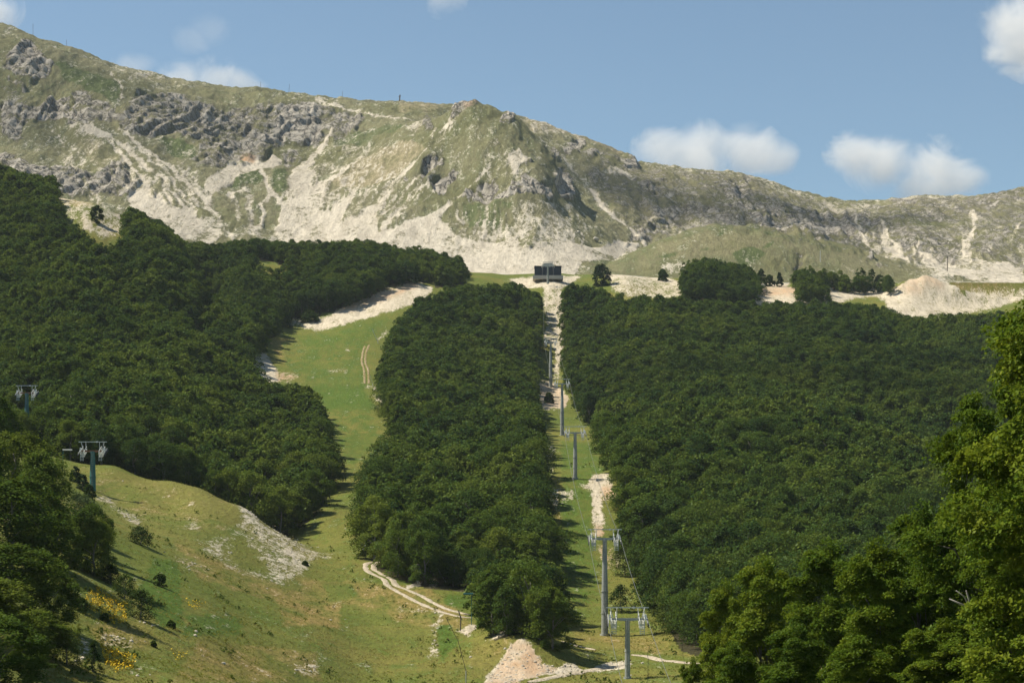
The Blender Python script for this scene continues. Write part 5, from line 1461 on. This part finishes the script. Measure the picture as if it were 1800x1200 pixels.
part('head_frame', finish(b, 'head_frame', MAT['steel_light']), e)
b = B(); cyl(b, (0, 0, 4.6), (0, 0, 5.0), 2.9, seg=24); part('bullwheel', finish(b, 'bullwheel', MAT['rubber']), e)

# poles, snow lances and other small iron
def at(u, v, Y): return Vector(((u - 900) / F * Y, Y, (VH - v) / F * Y))
def rod_thing(name, cat, lab, u, v, parts_, group=None, Yb=None, y0=150, y1=1230):
    Y = Yb or find_Y(u, v, y0, y1)
    o0 = at(u, v, Y)
    if not Yb: o0.z = float(ground_z(u, Y))
    e = empty(name, o0, lab, cat, group)
    for nm, mat, segs in parts_:
        b = B()
        for (a, c, r) in segs:
            cyl(b, at(a[0], a[1], Y) - at(u, v, Y) + Vector((0, a[2] if len(a) > 2 else 0, 0)), at(c[0], c[1], Y) - at(u, v, Y) + Vector((0, c[2] if len(c) > 2 else 0, 0)), r, seg=7)
        part(nm, finish(b, nm, MAT[mat]), e)
    return e
GL = 'snow lances along the ski run'
rod_thing('snow_lance', 'snow lance', 'pale leaning snow lance with a brace against the dark left edge of the middle wood', 640, 972,
    [('stand', 'steel_light', [((640, 975), (639, 962), 0.10), ((638, 966), (642, 958), 0.16)]), ('lance', 'steel_light', [((639, 963), (674, 909), 0.055)]), ('brace', 'steel', [((663, 931), (683, 970), 0.045)])], GL, y0=380)
rod_thing('snow_lance', 'snow lance', 'short leaning snow lance between the covered snow gun and the green gantry', 785, 1027, [('stand', 'steel', [((785, 1029), (783, 1020), 0.09)]), ('lance', 'steel', [((784, 1023), (768, 997), 0.055)])], GL, y0=300)
rod_thing('snow_lance', 'snow lance', 'long dark leaning snow lance on a grey post at the bottom of the meadow', 819, 1200, [('stand', 'steel', [((819, 1203), (819, 1178), 0.075)]), ('lance', 'wood', [((820, 1182), (805, 1125), 0.042), ((805, 1125), (783, 1083), 0.038)])], GL, y0=200)
rod_thing('snow_lance', 'snow lance', 'leaning snow lance against the trees at the notch of the middle wood', 712, 779, [('stand', 'steel', [((712, 782), (711, 772), 0.13)]), ('lance', 'steel', [((711, 774), (702, 734), 0.08)])], GL, y0=550)
rod_thing('snow_lance', 'snow lance', 'pale snow lance at the top of the ski run below the sandy bank', 665, 604, [('stand', 'steel_light', [((665, 606), (664, 598), 0.16)]), ('lance', 'steel_light', [((664, 600), (654, 578), 0.10)])], GL, y0=800)
rod_thing('snow_lance', 'snow lance', 'faint grey snow lance beside the upper track of the ski run', 656, 679, [('stand', 'steel_light', [((656, 681), (655, 674), 0.14)]), ('lance', 'steel', [((655, 675), (651, 660), 0.08)])], GL, y0=700)
rod_thing('leaning_post', 'post', 'bent grey post beside the bare patch at the lower end of the twin track', 809, 1108, [('post', 'wood', [((809, 1110), (810, 1086), 0.11), ((810, 1087), (806, 1072), 0.10)]), ('strut', 'steel', [((813, 1090), (807, 1076), 0.05)])], y0=250)
GG = 'teal gantry posts'
rod_thing('gantry_post', 'gantry', 'teal gantry with a short arm in front of the middle wood', 829, 1098, [('post', 'teal', [((829, 1101), (829, 1043), 0.065)]), ('arm', 'teal', [((814.5, 1043.5), (832, 1043.5), 0.14)]), ('arm_edge', 'teal', [((815, 1041.6), (832, 1041.6), 0.05)])], GG, y0=250)
rod_thing('gantry_post', 'gantry', 'pale gantry with a short arm on the crest of the grassy spur', 110, 826, [('post', 'teal', [((110, 828), (111, 790), 0.07)]), ('arm', 'steel_light', [((110, 790.5), (127, 790.5), 0.15)])], GG, y0=300)
# snow gun under a cover
Y = find_Y(734, 1024, 300, 600); p = P(734, Y)
e = empty('covered_snow_gun', p, 'snow gun under a dark upright cover beside the twin track', 'snow gun')
b = B(); cyl(b, (0, 0, -0.1), (0, 0, 1.5), 0.11, seg=8); cyl(b, (-.35, 0, 0), (0, 0, .9), 0.05, seg=6); cyl(b, (.35, 0, 0), (0, 0, .9), 0.05, seg=6)
part('stand', finish(b, 'stand', MAT['steel_light']), e)
b = B(); tube(b, [(0, 0, 1.2), (-.02, 0, 1.5), (-.02, 0, 2.1), (.05, 0, 2.9), (.14, 0, 3.5), (.2, 0, 3.75)], [0.25, 0.52, 0.66, 0.74, 0.55, 0.2], 14)
part('cover', finish(b, 'cover', MAT['cover'], True), e)
# poles on the skyline
GP = 'thin poles on the skyline ridge'
for (u, v1, lab) in [(58, 42, 'leftmost faint pole on the skyline ridge'), (117, 70, 'thin pole on the falling left part of the skyline'), (458, 144, 'thin pole on the skyline where the ridge levels out'), (507, 148, 'slightly leaning pole on the skyline'), (602, 160, 'faint pole on the skyline right of the leaning one')]:
    vb = float(np.interp(u, SKY[:, 0], SKY[:, 1])); Y = float(np.exp(GY[np.argmin(np.where(yy > 1500, gv[int((u - GU[0]) / (GU[1] - GU[0]))], 9e9))]))
    rod_thing('ridge_pole', 'pole', lab, u, vb + 3, [('pole', 'wood', [((u, vb + 6), (u + (2 if u == 507 else 0), v1), 0.14)])], GP, Yb=Y)
for (u, v1, lab) in [(702, 167, 'stout dark marker on the skyline left of the rocky peak')]:
    vb = float(np.interp(u, SKY[:, 0], SKY[:, 1])); Y = float(np.exp(GY[np.argmin(np.where(yy > 1500, gv[int((u - GU[0]) / (GU[1] - GU[0]))], 9e9))]))
    rod_thing('ridge_marker', 'marker', lab, u, vb + 3, [('post', 'wood', [((u, vb + 6), (u + 1, v1), 0.55)]), ('cross_piece', 'wood', [((u - 1.5, v1 + 3), (u + 2.5, v1 + 2), 0.3)])], Yb=Y)
rod_thing('utility_pole', 'pole', 'dark pole with a cross arm behind the pale earth heap', 1665, 477, [('post', 'wood', [((1665, 480), (1666, 450), 0.28)]), ('cross_arm', 'wood', [((1662, 450), (1670, 450), 0.2)])], y0=1000, y1=1320)
rod_thing('utility_pole', 'pole', 'pale slim pole on the slope above the dark clump of the upper road', 1442, 463, [('post', 'steel_light', [((1442, 466), (1442, 440), 0.2)])], y0=1216, y1=1345)

# boulders
def boulder(u, v, wpx, lab, y0, y1, seed, group=None):
    Y = find_Y(u, v, y0, y1); p = P(u, Y); r = wpx * Y / F / 2
    b = B(); bmesh.ops.create_icosphere(b, subdivisions=3, radius=1)
    rr = random.Random(seed)
    ax = [Vector((rr.gauss(0, 1), rr.gauss(0, 1), rr.gauss(0, 1))).normalized() for _ in range(9)]
    for v_ in b.verts:
        d = v_.co.normalized()
        k = min([1.0] + [(0.62 + 0.3 * ((i * 37) % 10) / 10) / max(0.05, d.dot(a)) for i, a in enumerate(ax)])
        v_.co = Vector((d.x * r, d.y * r, d.z * r * 0.75)) * k
    me = finish(b, 'boulder', MAT['boulder'])
    o = bpy.data.objects.new('boulder', me); COL.objects.link(o); o.location = (p.x, p.y, p.z + r * 0.2)
    o['label'] = lab; o['category'] = 'boulder'
    if group: o['group'] = group
GB = 'pale boulders along the upper road'
for (u, v, w, lab) in [(1452, 508, 12, 'pale boulder between the two dark clumps on the upper road'), (1460, 510, 9, 'smaller pale boulder right of the boulder between the clumps'), (1522, 510, 10, 'pale boulder under the right dark clump of the upper road'), (1542, 512, 8, 'small pale boulder at the right end of the dark clump'), (1340, 504, 11, 'flat pale boulder under the thin young pine'), (1318, 492, 10, 'pale boulder at the right edge of the largest clump')]:
    boulder(u, v, w, lab, 900, 1213, int(u), GB)
boulder(1016, 409, 9, 'white boulder on the green slope right of the peak', 1216, 1600, 5)
boulder(1048, 421, 11, 'grey boulder on the lower green slope above the scree', 1216, 1600, 6)
boulder(888, 1140, 6, 'small boulder on the grassy edge of the spoil heap', 200, 500, 7)

# ------------------------------------------------------------------ clouds
def cloud(name, label, lobes, Y, dens, seed, soft=0.9):
    """lobes: (u, v, half width px, half height px, depth offset m)"""
    k = Y / F
    c0 = at(sum(l[0] for l in lobes) / len(lobes), sum(l[1] for l in lobes) / len(lobes), Y)
    vs, fs = [], []
    b = B()
    L = []
    for (u, v, a, h, dy) in lobes:
        c = at(u, v, Y) - c0 + Vector((0, dy, 0)); r = Vector((a * k, max(a, h) * 0.8 * k, h * k)); L.append((c, r))
        m = Matrix.Translation(c) @ Matrix.Diagonal((*r, 1))
        bmesh.ops.create_icosphere(b, subdivisions=3, radius=1, matrix=m)
    N = NT(name + '_vapour')
    tc = N.n('ShaderNodeTexCoord').outputs['Object']
    best = None
    for c, r in L:
        s1 = N.n('ShaderNodeVectorMath', operation='SUBTRACT'); N.link(tc, s1.inputs[0]); s1.inputs[1].default_value = c
        s2 = N.n('ShaderNodeVectorMath', operation='DIVIDE'); N.link(s1.outputs[0], s2.inputs[0]); s2.inputs[1].default_value = r
        s3 = N.n('ShaderNodeVectorMath', operation='LENGTH'); N.link(s2.outputs[0], s3.inputs[0])
        best = s3.outputs['Value'] if best is None else N.math('MINIMUM', best, s3.outputs['Value'])
    inn = N.math('SUBTRACT', 1.0, best)
    ms = N.n('ShaderNodeVectorMath', operation='ADD'); N.link(tc, ms.inputs[0]); ms.inputs[1].default_value = (seed * 913.0, seed * 331.0, 0)
    n1 = N.noise(ms.outputs[0], 0.0085, 9, 0.66, 0.8)
    d = N.math('ADD', N.math('MULTIPLY', inn, 1.35), N.math('MULTIPLY', N.math('SUBTRACT', n1, 0.52), 3.2))
    d = N.math('MULTIPLY', N.rng(d, 0.0, soft), dens)
    pv = N.n('ShaderNodeVolumePrincipled')
    pv.inputs['Color'].default_value = (0.97, 0.97, 0.97, 1); pv.inputs['Anisotropy'].default_value = 0.2
    N.link(d, pv.inputs['Density']); N.link(pv.outputs[0], N.out.inputs['Volume'])
    me = finish(b, name, N.m)
    o = bpy.data.objects.new(name, me); COL.objects.link(o); o.location = c0
    if len(lobes) > 1:
        rm = o.modifiers.new('one_skin', 'REMESH'); rm.mode = 'VOXEL'; rm.voxel_size = 9.0
    o['label'] = label; o['category'] = 'cloud'; o['group'] = 'small fair weather clouds'
    return o
CY = 5200
cloud('cloud', 'white cloud resting on the ridge right of the rocky peak', [(1165, 262, 62, 44, 0), (1235, 258, 70, 58, 40), (1310, 262, 72, 52, 0), (1365, 275, 55, 46, 60), (1215, 300, 100, 40, 0)], CY, 0.011, 1)
cloud('cloud', 'white heart shaped cloud above the low saddle on the right', [(1500, 272, 58, 46, 0), (1560, 285, 85, 58, 30), (1640, 300, 80, 66, 0), (1700, 308, 56, 42, 40), (1620, 330, 70, 46, 0)], CY, 0.013, 2)
cloud('cloud', 'white cloud cut by the upper right corner of the view', [(1800, 40, 92, 62, 0), (1790, 85, 62, 55, 30), (1870, 60, 120, 90, 60)], CY, 0.013, 3)
cloud('cloud', 'pale cloud half hidden behind the left mountain ridge', [(320, 138, 60, 36, 0), (380, 135, 66, 44, 20), (430, 150, 44, 36, 0)], CY, 0.008, 4, 0.9)
cloud('cloud', 'thin cloud patch just above the left mountain ridge', [(235, 118, 50, 30, 0)], CY, 0.006, 5, 0.9)
cloud('cloud', 'faint cloud in the upper left corner of the view', [(-10, 20, 62, 50, 0)], CY, 0.012, 6, 0.8)
cloud('cloud', 'tiny faint cloud at the top edge of the view', [(780, 0, 44, 36, 0)], CY, 0.006, 7, 0.9)
cloud('cloud', 'faint wisp of cloud in the blue above the left ridge', [(372, 50, 50, 34, 0), (335, 68, 44, 30, 0)], CY, 0.0022, 8, 1.0)

# clouds overhead, out of the picture, whose shadows lie on the slopes in the photograph
def overhead(label, u, v, y0, y1, up, a, h, seed, dens=0.010):
    Yt = find_Y(u, v, y0, y1); p = P(u, Yt) + SUN * up
    uu = p.x / p.y * F + 900; vv = VH - p.z / p.y * F; k = F / p.y
    cloud('cloud', label, [(uu - a * 0.6 * k, vv, a * k, h * k, 0), (uu + a * 0.5 * k, vv - 0.2 * h * k, a * 0.9 * k, h * 1.1 * k, a * 0.5), (uu, vv, a * 0.8 * k, h * k, -a * 0.5)], p.y, dens, seed, 1.0)
overhead('fair weather cloud above the rocky left shoulder of the mountain', 60, 175, 1400, 1900, 1500, 120, 70, 21, 0.006)
overhead('fair weather cloud above the low saddle of the right ridge', 1320, 372, 1500, 1990, 1500, 130, 75, 22, 0.012)
overhead('fair weather cloud above the upper part of the right wood', 1560, 700, 400, 1100, 1300, 95, 60, 23, 0.007)

# ------------------------------------------------------------------ air
N = NT('summer_haze')
pv = N.n('ShaderNodeVolumePrincipled')
pv.inputs['Color'].default_value = (0.80, 0.90, 1.0, 1)
pv.inputs['Density'].default_value = 0.000032
pv.inputs['Anisotropy'].default_value = 0.0
N.link(pv.outputs[0], N.out.inputs['Volume'])
b = B(); box(b, 0, 1120, 215, 1640, 2360, 610)
me = finish(b, 'haze', N.m)
o = bpy.data.objects.new('haze', me); COL.objects.link(o); o['kind'] = 'stuff'
print('heights', min(v.co.z for v in hillside.data.vertices), max(v.co.z for v in mountain.data.vertices), min(v.co.x for v in mountain.data.vertices), max(v.co.x for v in mountain.data.vertices))
